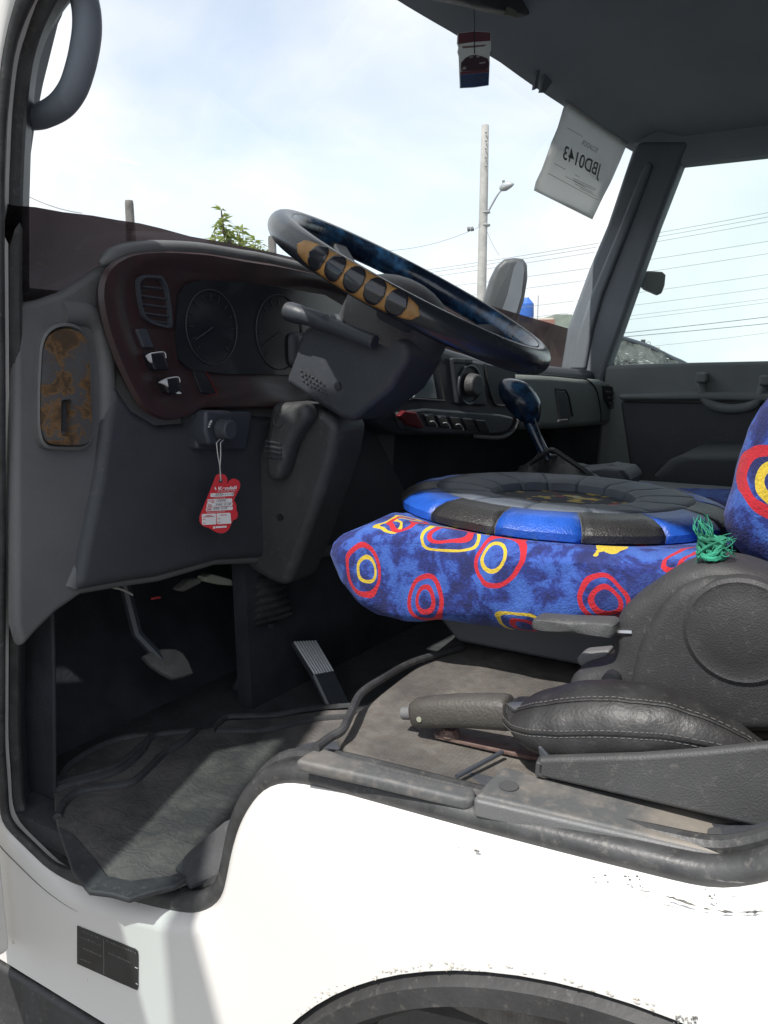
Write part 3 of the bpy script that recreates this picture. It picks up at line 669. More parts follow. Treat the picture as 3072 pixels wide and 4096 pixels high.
prism('card_slot', pxs([(768, 1438), (812, 1470), (866, 1574), (850, 1582), (806, 1572), (778, 1500)], y=FYb-.003), (0, .008, 0), 'gloss_black', dash, bevel=.002)
tube('slot_edge', spline(pxs([(812, 1468), (842, 1520), (866, 1568), (862, 1580), (836, 1580)], y=FYb-.0035), 16), .001, 'hazard_red', dash, n=6)
# rotary knob with its square housing
hous_px = [(826, 1640), (930, 1642), (932, 1720), (926, 1784), (838, 1784), (822, 1720)]
hs = prism('knob_housing', pxs(hous_px, y=DY-.05), (0, .05, 0), 'plastic_black', dash, bevel=.006)
kc = U(884, 1718, y=DY-.052)
disc('rotary_knob', kc, (0, -1, 0), .0165, .020, 'plastic_dark', hs, n=24, taper=.85, bevel=.003)
prism('knob_mark', pxs([(906, 1678), (913, 1680), (918, 1702), (912, 1706)], y=DY-.0515), (0, .001, 0), 'glint', hs, smooth=False)
for i_, (a, b) in enumerate(((846, 1684), (843, 1690), (840, 1697), (837, 1706))): prism('knob_symbol', pxs([(a-3, b-2), (a+3, b-3), (a+3, b+3), (a-3, b+3)], y=DY-.0515), (0, .001, 0), 'glint', hs, smooth=False)
prism('switch_plate', pxs([(775, 1650), (800, 1640), (1000, 1640), (1012, 1660), (990, 1800), (790, 1800)], y=DY-.028), (0, .03, 0), 'plastic_black', dash, bevel=.008)
# latch plate, rusty, on the dashboard end
pl_px = [(176, 1400), (190, 1350), (225, 1318), (275, 1308), (325, 1322), (352, 1356), (362, 1420), (368, 1560), (374, 1720), (366, 1770), (340, 1784), (260, 1784), (200, 1780), (178, 1758), (168, 1700), (168, 1560)]
PLY = DY-.014
pr = smooth_loop(resample(pxs(pl_px, y=PLY), 70, True), 2); pc = sum(pr, Vector())/70
def pring(s, dy): return [pc+(p-pc)*s+Vector((0, dy, 0)) for p in pr]
v, f = loft_geo([pring(1.09, .016), pring(1.08, .004), pring(1.03, .002), pring(1.0, .008)], True, False); obj('plate_recess', v, f, 'plastic_side', dash)
hole = smooth_loop(resample(pxs([(246, 1600), (284, 1596), (292, 1612), (294, 1736), (284, 1744), (250, 1744), (244, 1730)], y=PLY), 70, True), 1)
bmh = bmesh.new()
pa = [bmh.verts.new(p) for p in pring(.985, .002)]; pb = [bmh.verts.new(p) for p in hole]
bmesh.ops.triangle_fill(bmh, edges=[bmh.edges.new((l_[i-1], l_[i])) for l_ in (pa, pb) for i in range(70)], use_beauty=True)
cur = [bmh.verts.new(p+Vector((0, .014, 0))) for p in hole]; bot_ = [bmh.verts.new(p+Vector((0, .006, 0))) for p in pring(.985, .002)]
for i in range(70): bmh.faces.new((pb[i-1], pb[i], cur[i], cur[i-1])); bmh.faces.new((pa[i-1], pa[i], bot_[i], bot_[i-1]))
bmh.faces.new(cur); bmh.verts.index_update()
lp = obj('latch_plate', [v_.co.copy() for v_ in bmh.verts], [tuple(q.index for q in f_.verts) for f_ in bmh.faces], 'rusty_plate', dash, label='rust-flaked metal plate with a slot'); bmh.free()
prism('plate_slot', pxs([(250, 1606), (290, 1602), (292, 1724), (248, 1724)], y=PLY+.012), (0, .001, 0), 'plastic_black', lp, smooth=False)
# centre stack
CP = (Vector((.60, .80, 1.4)), Vector((-.16, -1, 0)).normalized())
def CPX(L_, d=0): return pxs(L_, pl=(CP[0]+CP[1]*d, CP[1]))
stack = [(1500, 1330), (1700, 1360), (1950, 1440), (2075, 1500), (2078, 1660), (2072, 1712), (2040, 1745), (1980, 1752), (1840, 1744), (1600, 1740), (1520, 1700)]
prism('centre_stack', CPX(stack), -CP[1]*.2, 'plastic_black', dash, bevel=.016)
prism('dash_top', [(.5, .80, 1.50), (1.10, .745, 1.455), (1.70, .66, 1.425), (1.70, .80, 1.44), (1.1, .92, 1.48), (.5, .95, 1.50)], (0, 0, -.06), 'plastic_dark', dash, bevel=.015)
st = prism('display_screen', CPX([(1655, 1588), (1729, 1482), (1748, 1594)], .004), -CP[1]*.003, 'display_glass', dash, smooth=False)
tube('screen_frame', CPX([(1742, 1420), (1750, 1440), (1778, 1604), (1640, 1594)], .006), .0025, 'plastic_gray', dash, n=6)
prism('control_panel', CPX([(1810, 1430), (1935, 1450), (1950, 1626), (1832, 1618)], .010), -CP[1]*.012, 'plastic_dark', dash, bevel=.006)
knc = CPX([(1878, 1540)], .011)[0]
v, f = join(*[tube_geo([knc+CP[1].orthogonal().normalized()*(rr_*math.cos(a))+CP[1].cross(CP[1].orthogonal().normalized())*(rr_*math.sin(a)) for a in [2*math.pi*i/40 for i in range(40)]], .0035, 8, True) for rr_ in (.040,)])
obj('knob_ring', v, f, 'plastic_black', dash); disc('heater_knob', knc, CP[1], .026, .022, 'plastic_gray', dash, n=24, taper=.85, bevel=.004)
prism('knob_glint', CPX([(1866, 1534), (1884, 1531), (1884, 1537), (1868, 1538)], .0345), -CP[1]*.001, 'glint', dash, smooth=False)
for a in ((1818, 1432), (1858, 1434)): prism('vent_button', CPX([a, (a[0]+32, a[1]+2), (a[0]+36, a[1]+22), (a[0]+4, a[1]+20)], .014), -CP[1]*.01, 'plastic_gray', dash, bevel=.002)
prism('storage_pocket', CPX([(1940, 1455), (2040, 1475), (2062, 1490), (2068, 1600), (2050, 1628), (1990, 1622), (1968, 1590)], .005), -CP[1]*.005, 'vent_black', dash, bevel=.002)
tube('pocket_edge', spline(CPX([(1938, 1452), (1952, 1530), (1970, 1592), (1990, 1620), (2050, 1622)], .006), 30), .002, 'plastic_gray', dash, n=6)
prism('switch_row', CPX([(1590, 1650), (1700, 1632), (2000, 1655), (2055, 1668), (2060, 1690), (2030, 1728), (1990, 1738), (1700, 1736), (1612, 1716)], .012), -CP[1]*.012, 'plastic_dark', dash, bevel=.006)
tube('stack_edge', spline(CPX([(2072, 1660), (2066, 1690), (2050, 1722), (2020, 1744), (1980, 1750), (1900, 1744)], .004), 30), .005, 'plastic_side', dash, n=8)
prism('hazard_switch', CPX([(1598, 1664), (1620, 1642), (1668, 1650), (1702, 1710), (1690, 1716), (1630, 1700)], .018), -CP[1]*.012, 'hazard_red', dash, bevel=.003)
for i_ in range(5):
    a = 1706+i_*52; b = 1668+i_*6
    prism('push_switch', CPX([(a-14, b-14), (a+26, b-12), (a+46, b+38), (a+6, b+36)], .016), -CP[1]*.008, 'gloss_black', dash, bevel=.002)
    if i_ < 3:
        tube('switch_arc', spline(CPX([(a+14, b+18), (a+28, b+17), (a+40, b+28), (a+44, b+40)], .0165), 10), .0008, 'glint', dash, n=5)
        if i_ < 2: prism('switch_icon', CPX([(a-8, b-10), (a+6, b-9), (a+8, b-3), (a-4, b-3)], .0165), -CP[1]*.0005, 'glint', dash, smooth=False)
# glovebox and passenger vent
GA, GB = Vector((1.02, .735, 1.4)), Vector((1.70, .615, 1.4)); gd = (GB-GA).normalized(); GN = Vector((gd.y, -gd.x, 0))
if GN.dot(CAM-GA) < 0: GN = -GN
def GPX(L_, d=0): return pxs(L_, pl=(GA+GN*d, GN))
gb = prism('glove_box', GPX([(2046, 1494), (2200, 1498), (2345, 1512), (2420, 1520), (2465, 1545), (2490, 1590), (2492, 1660), (2440, 1700), (2250, 1715), (2080, 1720)]), -GN*.16, 'glovebox', dash, bevel=.018)
tube('lid_seam', spline(GPX([(2060, 1494), (2180, 1500), (2300, 1512), (2350, 1520), (2385, 1560), (2402, 1640), (2404, 1690)], .0005), 40), .0022, 'vent_black', gb, n=6)
tube('latch_edge', GPX([(2222, 1556), (2262, 1560), (2276, 1590), (2290, 1665)], .001), .0025, 'vent_black', gb, n=6)
prism('glovebox_latch', GPX([(2224, 1560), (2262, 1564), (2274, 1592), (2284, 1660), (2280, 1680), (2240, 1678)], .003), -GN*.006, 'plastic_dark', gb, bevel=.003)
prism('latch_lip', GPX([(2236, 1680), (2272, 1676), (2278, 1686), (2236, 1690)], .005), -GN*.006, 'plastic_side', gb, bevel=.001)
pv = prism('side_vent', GPX([(2412, 1541), (2450, 1546), (2470, 1565), (2478, 1640), (2440, 1636), (2420, 1600)], .004), -GN*.012, 'vent_black', dash, bevel=.003)
for (a, b) in ((1566, 2424), (1590, 2432), (1612, 2438), (1628, 2444)): tube('vent_slat', GPX([(b, a), (b+34, a+6)], .006), .0032, 'plastic_side', pv, n=6)
# cab wiring under the dashboard
prism('wiring_connector', pxs([(820, 2310), (850, 2296), (930, 2318), (934, 2344), (880, 2340), (826, 2328)], y=.90), (0, .02, 0), 'connector', dash, bevel=.003)
prism('wiring_bundle', pxs([(716, 2362), (760, 2322), (806, 2312), (812, 2332), (740, 2370)], y=.91), (0, .02, 0), 'wood_post', dash, bevel=.006)
tube('loose_wire', spline(pxs([(450, 2350), (480, 2356), (510, 2368), (530, 2380)], y=.93), 12), .0016, 'cord_white', dash, n=6)
tube('fuse_wire', spline(pxs([(606, 2396), (620, 2392), (640, 2390)], y=.93), 8), .002, 'red_ink', dash, n=6)
tube('relay_wire', spline(pxs([(866, 2238), (880, 2228), (896, 2226)], y=.88), 8), .002, 'red_ink', dash, n=6)

# ------------------------------------------------------------------ steering column and wheel
col = thing('steering_column', 'dark plastic steering column with stalk, tilt lever and rubber bellows', 'steering column', (.5, .8, 1.1))
sh_px = [(1204, 1330), (1306, 1252), (1345, 1238), (1439, 1259), (1480, 1284), (1640, 1372), (1640, 1430), (1600, 1500), (1560, 1560), (1470, 1640), (1410, 1684), (1376, 1682), (1133, 1526), (1180, 1416)]
SX = .43
prism('upper_shroud', pxs([(1200, 1326), (1300, 1254), (1440, 1258), (1630, 1366), (1640, 1430), (1560, 1560), (1405, 1688), (1360, 1676), (1134, 1530), (1176, 1420)], x=SX), (.11, 0, 0), 'plastic_dark', col, bevel=.012, seg=5)
disc('shroud_screw', U(1350, 1545, x=SX-.002), (1, 0, 0), .0062, .004, 'vent_black', col, n=14)
# moulded letters, worn and unreadable, as raised beads
gs = []
for rr_ in range(3):
    for cc_ in range(7):
        a = 1200+cc_*15+rr_*4; b = 1478+rr_*20+cc_*9; gs.append(tube_geo(spline(pxs([(a, b), (a+5, b+random.uniform(3, 12)), (a+9, b+random.uniform(-2, 8))], x=SX-.0015), 5), .0008, 5))
v, f = join(*gs); o = obj('moulded_marks', v, f, 'plastic_gray', col); o['kind'] = 'stuff'
stk = spline(pxs([(1156, 1246), (1210, 1262), (1260, 1276), (1330, 1304), (1440, 1348), (1500, 1372)], x=SX-.02), 26)
tube('wiper_stalk', stk, lambda t: .0150 if t < .2 else (.0132 if t < .55 else .011), 'plastic_black', col, n=14, flat=.95, bevel=.002)
disc('stalk_cap', stk[0], (stk[0]-stk[1]), .0135, .003, 'plastic_gray', col, n=18)
lc_px = [(1097, 1605), (1180, 1600), (1300, 1640), (1350, 1690), (1345, 1780), (1325, 1830), (1262, 2043), (1190, 2240), (1165, 2300), (1135, 2355), (1079, 2332), (922, 2242), (874, 2193), (892, 2103), (952, 1982), (982, 1892), (1030, 1838), (1060, 1720)]
prism('column_cover', pxs([(1080, 1604), (1290, 1636), (1352, 1700), (1330, 1830), (1262, 2043), (1186, 2250), (1140, 2352), (1079, 2332), (922, 2242), (876, 2196), (894, 2103), (984, 1892), (1056, 1730)], x=SX+.02), (.09, 0, 0), 'plastic_gray', col, bevel=.016, seg=5)
disc('cover_screw', U(1118, 2070, x=SX+.017), (1, 0, 0), .0055, .01, 'vent_black', col, n=14)
tl_px = [(1130, 1632), (1170, 1612), (1210, 1612), (1230, 1640), (1228, 1680), (1190, 1720), (1150, 1800), (1130, 1880), (1110, 1925), (1078, 1928), (1058, 1900), (1055, 1820), (1062, 1750), (1085, 1680)]
tv = pillow('tilt_lever', pxs(tl_px, x=SX-.012), (.035, 0, 0), .012, 'plastic_gray', col, n=70, ns=3, inset='n')
for i_ in range(4): tube('lever_rib', pxs([(1062, 1764+i_*20), (1126, 1776+i_*20)], x=SX-.0135), .0016, 'plastic_dark', tv, n=6)
tc_ = U(1112, 1682, x=SX-.0135)
tube('lever_button', [tc_+Vector((0, .0085*math.cos(a), .0105*math.sin(a))) for a in [2*math.pi*i/24 for i in range(24)]], .0009, 'plastic_black', tv, n=6, closed=True)
bl = spline(pxs([(1030, 2300), (1050, 2400), (1080, 2480)], x=SX+.07), 15)
v, f = loft_geo([[bl[i]+Vector((math.cos(a)*q, math.sin(a)*q, -.3*math.sin(a)*q)) for a in [2*math.pi*j/28 for j in range(28)]] for i in range(15) for q in [.046 if i % 2 else .037]]); obj('column_bellows', v, f, 'rubber', col)
tube('column_shaft', [bl[-1], bl[-1]+Vector((0, .08, -.15))], .012, 'plastic_black', col)

WC, WT, WR, TR = Vector((.505, .585, 1.5525)), R(29.0), .207, .0190
we1, we2 = Vector((1, 0, 0)), Vector((0, math.cos(WT), math.sin(WT))); wn_n = we1.cross(we2); we1 = we1*math.cos(-.06)+wn_n*math.sin(-.06); wn_n = we1.cross(we2)
whl = thing('steering_wheel', 'black leather-covered steering wheel with orange laced grip and padded hub', 'steering wheel', tuple(WC))
def wpt(a, b, off=0):
    "a: angle round the wheel (0 = passenger side, 90 = front), b: angle round the tube (0 = outward, 90 = towards driver)"
    d = we1*math.cos(a)+we2*math.sin(a); return WC+d*WR+(d*math.cos(b)+wn_n*math.sin(b))*(TR+off)
na, nb = 120, 20
def tor(b0, b1, off, nb_, closed_b):
    V = [wpt(2*math.pi*i/na, b0+(b1-b0)*j/nb_, off) for i in range(na) for j in range(nb_ if closed_b else nb_+1)]; q = nb_ if closed_b else nb_+1
    return V, [(i*q+j, i*q+(j+1) % q, ((i+1) % na)*q+(j+1) % q, ((i+1) % na)*q+j) for i in range(na) for j in range(nb_)]
v, f = tor(0, 2*math.pi, 0, nb, True); rim_o = obj('rim', v, f, 'hood_gloss', whl)
v, f = tor(R(118), R(232), .0012, 10, False); obj('rim_lining', v, f, 'key_blue_wrap', rim_o, label='glossy blue marbled lining on the inside of the rim')
for bb in (R(116), R(234)): tube('rim_seam', [wpt(2*math.pi*i/na, bb, .0004) for i in range(na)], .0009, 'ink_gray', rim_o, n=5, closed=True)
def patch(name, a0, a1, bc, bw, off, m_, par, lens=True, n_=30, k_=10, pw=.5):
    V = []
    for i in range(n_+1):
        t_ = i/n_; ww = bw*(max(0, 1-(2*t_-1)**2))**pw
        for j in range(k_+1): V.append(wpt(a0+(a1-a0)*t_, bc+ww*(2*j/k_-1), off))
    return obj(name, V, [(i*(k_+1)+j, i*(k_+1)+j+1, (i+1)*(k_+1)+j+1, (i+1)*(k_+1)+j) for i in range(n_) for j in range(k_)], m_, par, solid=.0012)
def near_angle(px, py):
    best = min((( (cam_px(wpt(R(a), R(20)))[0]-px)**2), a) for a in range(100, 300))
    return best[1]
def cam_px(p):
    d = p-CAM; k_ = d.dot(cf); return 1536+FPX*d.dot(cr)/k_, 2048-FPX*d.dot(cu)/k_
ga, gbn = R(near_angle(1200, 990)), R(near_angle(1680, 1280))
pg = patch('grip_patch', ga, gbn, R(8), R(58), .0008, 'orange_vinyl', rim_o, pw=.38)
for i_ in range(5):
    t0 = .15+i_*.155; patch('grip_pad', ga+(gbn-ga)*(t0-.005), ga+(gbn-ga)*(t0+.132), R(10), R(48), .0028, 'gloss_black', rim_o, n_=12, k_=8, pw=.5)
# spokes and hub
for ang, wd in ((205, .05), (335, .05), (75, .04), (105, .04)):
    d = we1*math.cos(R(ang))+we2*math.sin(R(ang)); pd = wn_n.cross(d)
    pts = [WC+d*.05-wn_n*.042, WC+d*.10-wn_n*.036, WC+d*.15-wn_n*.022, WC+d*(WR-.008)-wn_n*.004]
    rings = [[p+pd*(wd*.5*wf*x_)+wn_n*(.007*z_) for x_, z_ in ((-1, -.6), (-.8, -1), (.8, -1), (1, -.6), (1, .6), (.8, 1), (-.8, 1), (-1, .6))] for p, wf in zip(pts, (1.2, 1, .9, .8))]
    v, f = loft_geo(rings); obj('spoke', v, f, 'plastic_dark', whl)
rings = []
for q in range(9):
    a = math.pi/2*q/8; rr_ = .078*math.cos(a)+.002
    rings.append([WC+we1*(rr_*1.12*math.cos(t_))+we2*(rr_*math.sin(t_))+wn_n*(-.045+.058*math.sin(a)) for t_ in [2*math.pi*i/36 for i in range(36)]])
rings.insert(0, [p-wn_n*.03 for p in rings[0]])
v, f = loft_geo(rings); obj('hub', v, f, 'plastic_gray', whl)
v, f = tube_geo([WC-wn_n*.06, WC-wn_n*.14], .03, 20); obj('column_boss', v, f, 'plastic_black', whl)

# ------------------------------------------------------------------ driver's seat
PADC = Vector((.590, .378, 1.242)); ptilt = Matrix.Rotation(.018, 3, 'Y') @ Matrix.Rotation(.028, 3, 'X')
SX0 = .235
seat = thing('driver_seat', 'driver seat in blue plush cover with red and yellow rings', 'seat', (.5, .25, DZ))
def rpx(L_, X):
    out = []
    for cx, cy, rx, ry in L_:
        c_ = U(cx, cy, x=X); e_ = U(cx+rx, cy, x=X); d_ = U(cx, cy+ry, x=X); out.append((c_.y, c_.z, abs(e_.y-c_.y), abs(d_.z-c_.z)))
    return out
SXP = SX0+.012
red = rpx([(1412, 2292, 68, 104), (1742, 2146, 66, 40), (1975, 2256, 112, 98), (1689, 2415, 72, 90), (1692, 2418, 38, 50), (2359, 2176, 62, 44), (2392, 2404, 102, 86), (2396, 2412, 60, 52), (2052, 2534, 46, 38), (2690, 2250, 30, 50), (1520, 2110, 60, 26)], SXP)
yel = rpx([(1425, 2290, 36, 56), (1744, 2158, 104, 66), (1953, 2245, 60, 54), (2359, 2178, 118, 68), (2052, 2532, 92, 66), (1480, 2122, 48, 20)], SXP)
velour('plush_cushion', seat.location, red, yel, .0028)
cu_px = [(1262, 2224), (1270, 2190), (1300, 2160), (1400, 2116), (1500, 2098), (1579, 2088), (1700, 2094), (1900, 2124), (2100, 2160), (2400, 2208), (2640, 2242), (2760, 2264), (2800, 2330), (2780, 2440), (2600, 2480), (2458, 2500), (2300, 2545), (2100, 2556), (1997, 2552), (1865, 2536), (1711, 2512), (1579, 2514), (1450, 2484), (1370, 2420), (1304, 2335)]
v, f = pillow_geo(pxs(cu_px, x=SX0+.03), (.60, 0, 0), .045, n=220, ns=40, noise_amp=.0065, nscale=15, seed=3)
def sink(p):   # the cushion gives way under the ring cushion
    q = ptilt.inverted() @ (p-PADC); r_ = math.hypot(q.x, q.y); lim = -.011 + max(0, r_-.225)*.22
    return p if q.z < lim else p-Vector((0, 0, q.z-lim))
def fold(p):   # soft creases running down the loose cover
    w_ = noise.noise(Vector((p.x*5, p.y*26+p.z*9, p.z*7)))+.6*noise.noise(Vector((p.x*6+4, p.y*12-p.z*22, p.z*12)))
    return p+Vector((-.0055*w_, 0, .0030*w_))
obj('seat_cushion', [sink(fold(Vector(p))) for p in v], f, 'plush_cushion', seat)
RBR = rpx([(3110, 1930, 135, 125)], SX0+.03); YBR = rpx([(3125, 1940, 62, 70)], SX0+.03)
velour('plush_back', seat.location, RBR, YBR, .006)
bk_px = [(3400, 1300), (3200, 1440), (3072, 1570), (3020, 1640), (2970, 1730), (2930, 1830), (2900, 1930), (2872, 2020), (2858, 2090), (2868, 2150), (2900, 2210), (2960, 2270), (3050, 2330), (3200, 2380), (3400, 2350), (3560, 2000), (3600, 1500)]
pillow('seat_backrest', pxs(bk_px, x=SX0+.02), (.56, 0, 0), .05, 'plush_back', seat, n=180, ns=30, noise_amp=.005, nscale=11, seed=9)
# plastic side cover over the recliner
RX = .17
rc_px = [(2260, 2730), (2285, 2702), (2330, 2690), (2414, 2667), (2447, 2645), (2440, 2560), (2458, 2470), (2500, 2420), (2546, 2393), (2655, 2316), (2721, 2283), (2831, 2256), (2952, 2272), (3072, 2316), (3300, 2450), (3350, 2700), (3300, 2980), (2500, 2980), (2270, 2850)]
rcv = pillow('recliner_cover', pxs(rc_px, x=RX+.008), (.075, 0, 0), .018, 'plastic_seat', seat, n=140, ns=3, power=2.2, inset='n')
rl_px = [(2520, 2700), (2545, 2600), (2590, 2500), (2660, 2400), (2720, 2350), (2830, 2312), (2950, 2318), (3072, 2360), (3250, 2500), (3280, 2700), (3250, 2940), (2650, 2940), (2500, 2800)]
pillow('cover_relief', pxs(rl_px, x=RX-.004), (.03, 0, 0), .012, 'plastic_seat', seat, n=120, ns=2, power=2.0, inset='n')
cc_ = U(2963, 2530, x=RX-.006)
rings = [[cc_+Vector((dx, r_*math.cos(a), r_*math.sin(a))) for a in [2*math.pi*i/48 for i in range(48)]] for dx, r_ in ((.01, .049), (.001, .0475), (-.001, .044), (.0, .040), (-.0035, .028), (-.005, .014), (-.0055, .001))]
v, f = loft_geo(rings); obj('pivot_cap', v, f, 'plastic_seat', rcv)
disc('cover_screw', U(2440, 2728, x=RX-.003), (1, 0, 0), .0085, .012, 'vent_black', rcv, n=16)
lv = pillow('recline_lever', pxs([(2122, 2490), (2130, 2478), (2300, 2486), (2440, 2494), (2456, 2504), (2457, 2540), (2448, 2556), (2300, 2542), (2135, 2524), (2120, 2515)], x=.165), (.028, 0, 0), .006, 'plastic_gray', seat, n=70, ns=2)
tube('lever_rod', pxs([(2440, 2526), (2530, 2530)], x=.18), .0035, 'steel', seat, n=8)
prism('seat_frame', [Vector((x, y, z)) for x, y, z in ((.33, .48, 1.16), (.33, .02, 1.15), (.33, .02, 1.10), (.33, .42, 1.10))], (.42, 0, 0), 'plastic_black', seat, bevel=.006)
for x_ in (.38, .72): box('seat_rail', (x_, .0, DZ+.001), (x_+.03, .44, DZ+.022), 'vent_black', seat, bevel=.003)
prism('frame_bracket', pxs([(2300, 2640), (2330, 2610), (2440, 2600), (2430, 2640), (2400, 2668), (2320, 2672)], x=.22), (.02, 0, 0), 'plastic_side', seat, bevel=.004)

# ------------------------------------------------------------------ ring cushion on the seat
pad = thing('ring_cushion', 'round blue and black leather ring cushion lying on the driver seat', 'cushion', tuple(PADC))
def ppt(r_, a, z_): return PADC + ptilt @ Vector((r_*math.cos(a), r_*math.sin(a)*1.0, z_))
PROF_OUT = [(.196, -.014), (.226, -.013), (.236, -.006), (.236, .002), (.228, .010), (.212, .0165), (.186, .0205)]
PROF_IN = [(.185, .0208), (.165, .0215), (.14, .0205), (.118, .019), (.106, .015), (.100, .006), (.098, -.012)]
def sector(name, prof, a0, a1, m_, na_=8, puff=.0):
    V = []
    for i in range(na_+1):
        t_ = i/na_; e_ = puff*math.sin(math.pi*t_)**.5
        for j, (r_, z_) in enumerate(prof):
            w_ = math.sin(math.pi*j/(len(prof)-1)); a = a0+(a1-a0)*t_; q = ppt(r_+e_*w_*.4, a, z_+e_*w_)
            q += Vector((0, 0, 1))*(.0016*noise.noise(q*28)); V.append(q)
    k_ = len(prof); F_ = [(i*k_+j, i*k_+j+1, (i+1)*k_+j+1, (i+1)*k_+j) for i in range(na_) for j in range(k_-1)]
    return obj(name, V, F_, m_, pad, solid=.003)
aoff = R(-1)
NS = 14
for i_ in range(NS):
    a0 = aoff+2*math.pi*i_/NS; sector('edge_panel', PROF_OUT, a0+.002, a0+2*math.pi/NS-.002, 'leather_blue' if i_ % 2 else 'leather_black', puff=.0014)
    tube('edge_seam', [ppt(r_+.0006, a0, z_+.0006) for r_, z_ in PROF_OUT], .0009, 'thread', pad, n=5)
for i_ in range(14):
    a0 = aoff+2*math.pi*i_/14+.1; sector('top_panel', PROF_IN, a0+.003, a0+2*math.pi/14-.003, 'pad_cloth', puff=.0012)
v, f = tube_geo([ppt(.1855, 2*math.pi*i/96, .0200) for i in range(96)], .0016, 6, True); obj('piping', v, f, 'leather_black', pad)
rings = [[ppt(r_, 2*math.pi*i/60, z_) for i in range(60)] for r_, z_ in ((.101, .006), (.096, .003), (.08, .001), (.04, .002), (.002, .001))]
v, f = loft_geo(rings)
kk = N('hole_lining'); n1 = kk.noise(30, 2); n2 = kk.noise(17, 2, v=kk.vec('ADD', kk.tc.outputs['Object'], (3, 1, 0)))
c_ = kk.ramp(n1, [(.40, (.010, .010, .014)), (.58, (.016, .02, .045)), (.61, (.50, .36, .04)), (.70, (.55, .42, .10)), (.72, (.4, .4, .4))])
c_ = kk.mix(kk.math('GREATER_THAN', n2, .67), c_, (.45, .02, .05)); kk.set(Base_Color=c_, Roughness=.7)
obj('hole_lining', v, f, 'hole_lining', pad)

# ------------------------------------------------------------------ frayed green string at the seat joint
gs = []
def strand(p0, p1, sag, r_=.0008):
    a, b_ = U(*p0, x=.20), U(*p1, x=.20); m_ = (a+b_)/2+Vector((random.uniform(-.012, .012), random.uniform(-.006, .006), sag)); return tube_geo(spline([a, m_, b_], 9), lambda t: r_*(1-.7*t), 5)
for _ in range(22): gs.append(strand((2836+random.uniform(-14, 14), 2180+random.uniform(-10, 10)), (2790+random.uniform(-26, 42), 2062+random.uniform(-10, 40)), random.uniform(-.006, .008)))
for _ in range(20): gs.append(strand((2850+random.uniform(-14, 14), 2188+random.uniform(-10, 10)), (2800+random.uniform(-20, 60), 2258+random.uniform(-20, 6)), random.uniform(-.004, .010)))
for _ in range(16): gs.append(strand((2856+random.uniform(-10, 14), 2190+random.uniform(-10, 10)), (2940+random.uniform(-20, 18), 2150+random.uniform(-18, 80)), random.uniform(-.004, .010)))
for _ in range(8):
    c_ = U(2846, 2190, x=.198); q = [c_+Vector((.008*math.cos(a)+random.uniform(-.002, .002), .011*math.sin(a), .009*math.cos(a+_))) for a in [2*math.pi*i/12 for i in range(12)]]; gs.append(tube_geo(q, .0020, 6, True))
v, f = join(*gs); tag(obj('frayed_string', v, f, 'green_string'), 'frayed green nylon string knotted at the seat hinge', 'string')

# ------------------------------------------------------------------ parking brake
pb = thing('parking_brake', 'parking brake lever with brown grip and black leather boot', 'parking brake', (.12, .2, DZ))
HX = .115
ha, hb = U(1660, 2852, x=HX), U(2044, 2850, x=HX)
gd_ = (hb-ha).normalized(); up_ = Vector((1, 0, 0)).cross(gd_).normalized(); up_ = up_ if up_.z > 0 else -up_
rings = []
for t_, h_, wd in ((-.01, .008, .008), (0, .0125, .012), (.04, .0148, .014), (.2, .0155, .0145), (.5, .0158, .015), (.8, .0165, .0155), (.95, .0168, .0155), (.99, .016, .015), (1.0, .013, .012)):
    c_ = ha.lerp(hb, t_)+up_*(.0025*math.sin(t_*3.1)); rings.append([c_+up_*(h_*math.copysign(abs(math.sin(a))**.75, math.sin(a)))+Vector((wd, 0, 0))*math.copysign(abs(math.cos(a))**.75, math.cos(a)) for a in [2*math.pi*i/28 for i in range(28)]])
v, f = loft_geo(rings); gp = obj('grip', v, f, 'grip_vinyl', pb, angle=60)
disc('grip_rivet', U(1678, 2876, x=HX-.0135), (-1, 0, 0), .0028, .0016, 'connector', gp, n=10)
tube('release_button', [ha+gd_*.006, ha-gd_*.006, ha-gd_*.0145], .0068, 'plastic_side', pb, n=16, bevel=.001)
tube('lever_bar', [hb-gd_*.01, hb+gd_*.05], .010, 'plastic_black', pb, n=12)
TOPL = [(2046, 2812), (2062, 2796), (2090, 2806), (2120, 2786), (2182, 2762), (2306, 2737), (2441, 2731), (2599, 2748), (2712, 2776), (2893, 2861), (3062, 2974), (3200, 3060)]
BOTL = [(2046, 2886), (2066, 2910), (2092, 2902), (2120, 2940), (2182, 2990), (2306, 3040), (2441, 3050), (2599, 3060), (2712, 3070), (2893, 3080), (3062, 3090), (3200, 3100)]
tp = spline([U(a, b, x=HX+.01) for a, b in TOPL], 70); bt = spline([U(a, b, x=HX) for a, b in BOTL], 70)
rings = []
for i in range(70):
    t_ = i/69; c_ = (tp[i]+bt[i])/2; hv = (tp[i]-bt[i])/2; wv_ = .013+.030*math.sin(min(1, t_*1.15)*math.pi)**.8
    ring = []
    for j in range(40):
        a = 2*math.pi*j/40; q = c_+hv*math.sin(a)+Vector((wv_*math.cos(a), 0, 0))
        n_ = noise.noise(Vector((q.x*26, q.y*16, q.z*34)))+.5*noise.noise(q*70); gat = .004*math.exp(-((t_-.03)/.035)**2)*math.sin(a*9)
        d_ = (q-c_).normalized(); ring.append(q+d_*(.0024*n_*min(1, t_*6)+gat))
    rings.append(ring)
v, f = loft_geo(rings); bo = obj('leather_boot', v, f, 'leather_boot', pb, angle=80)
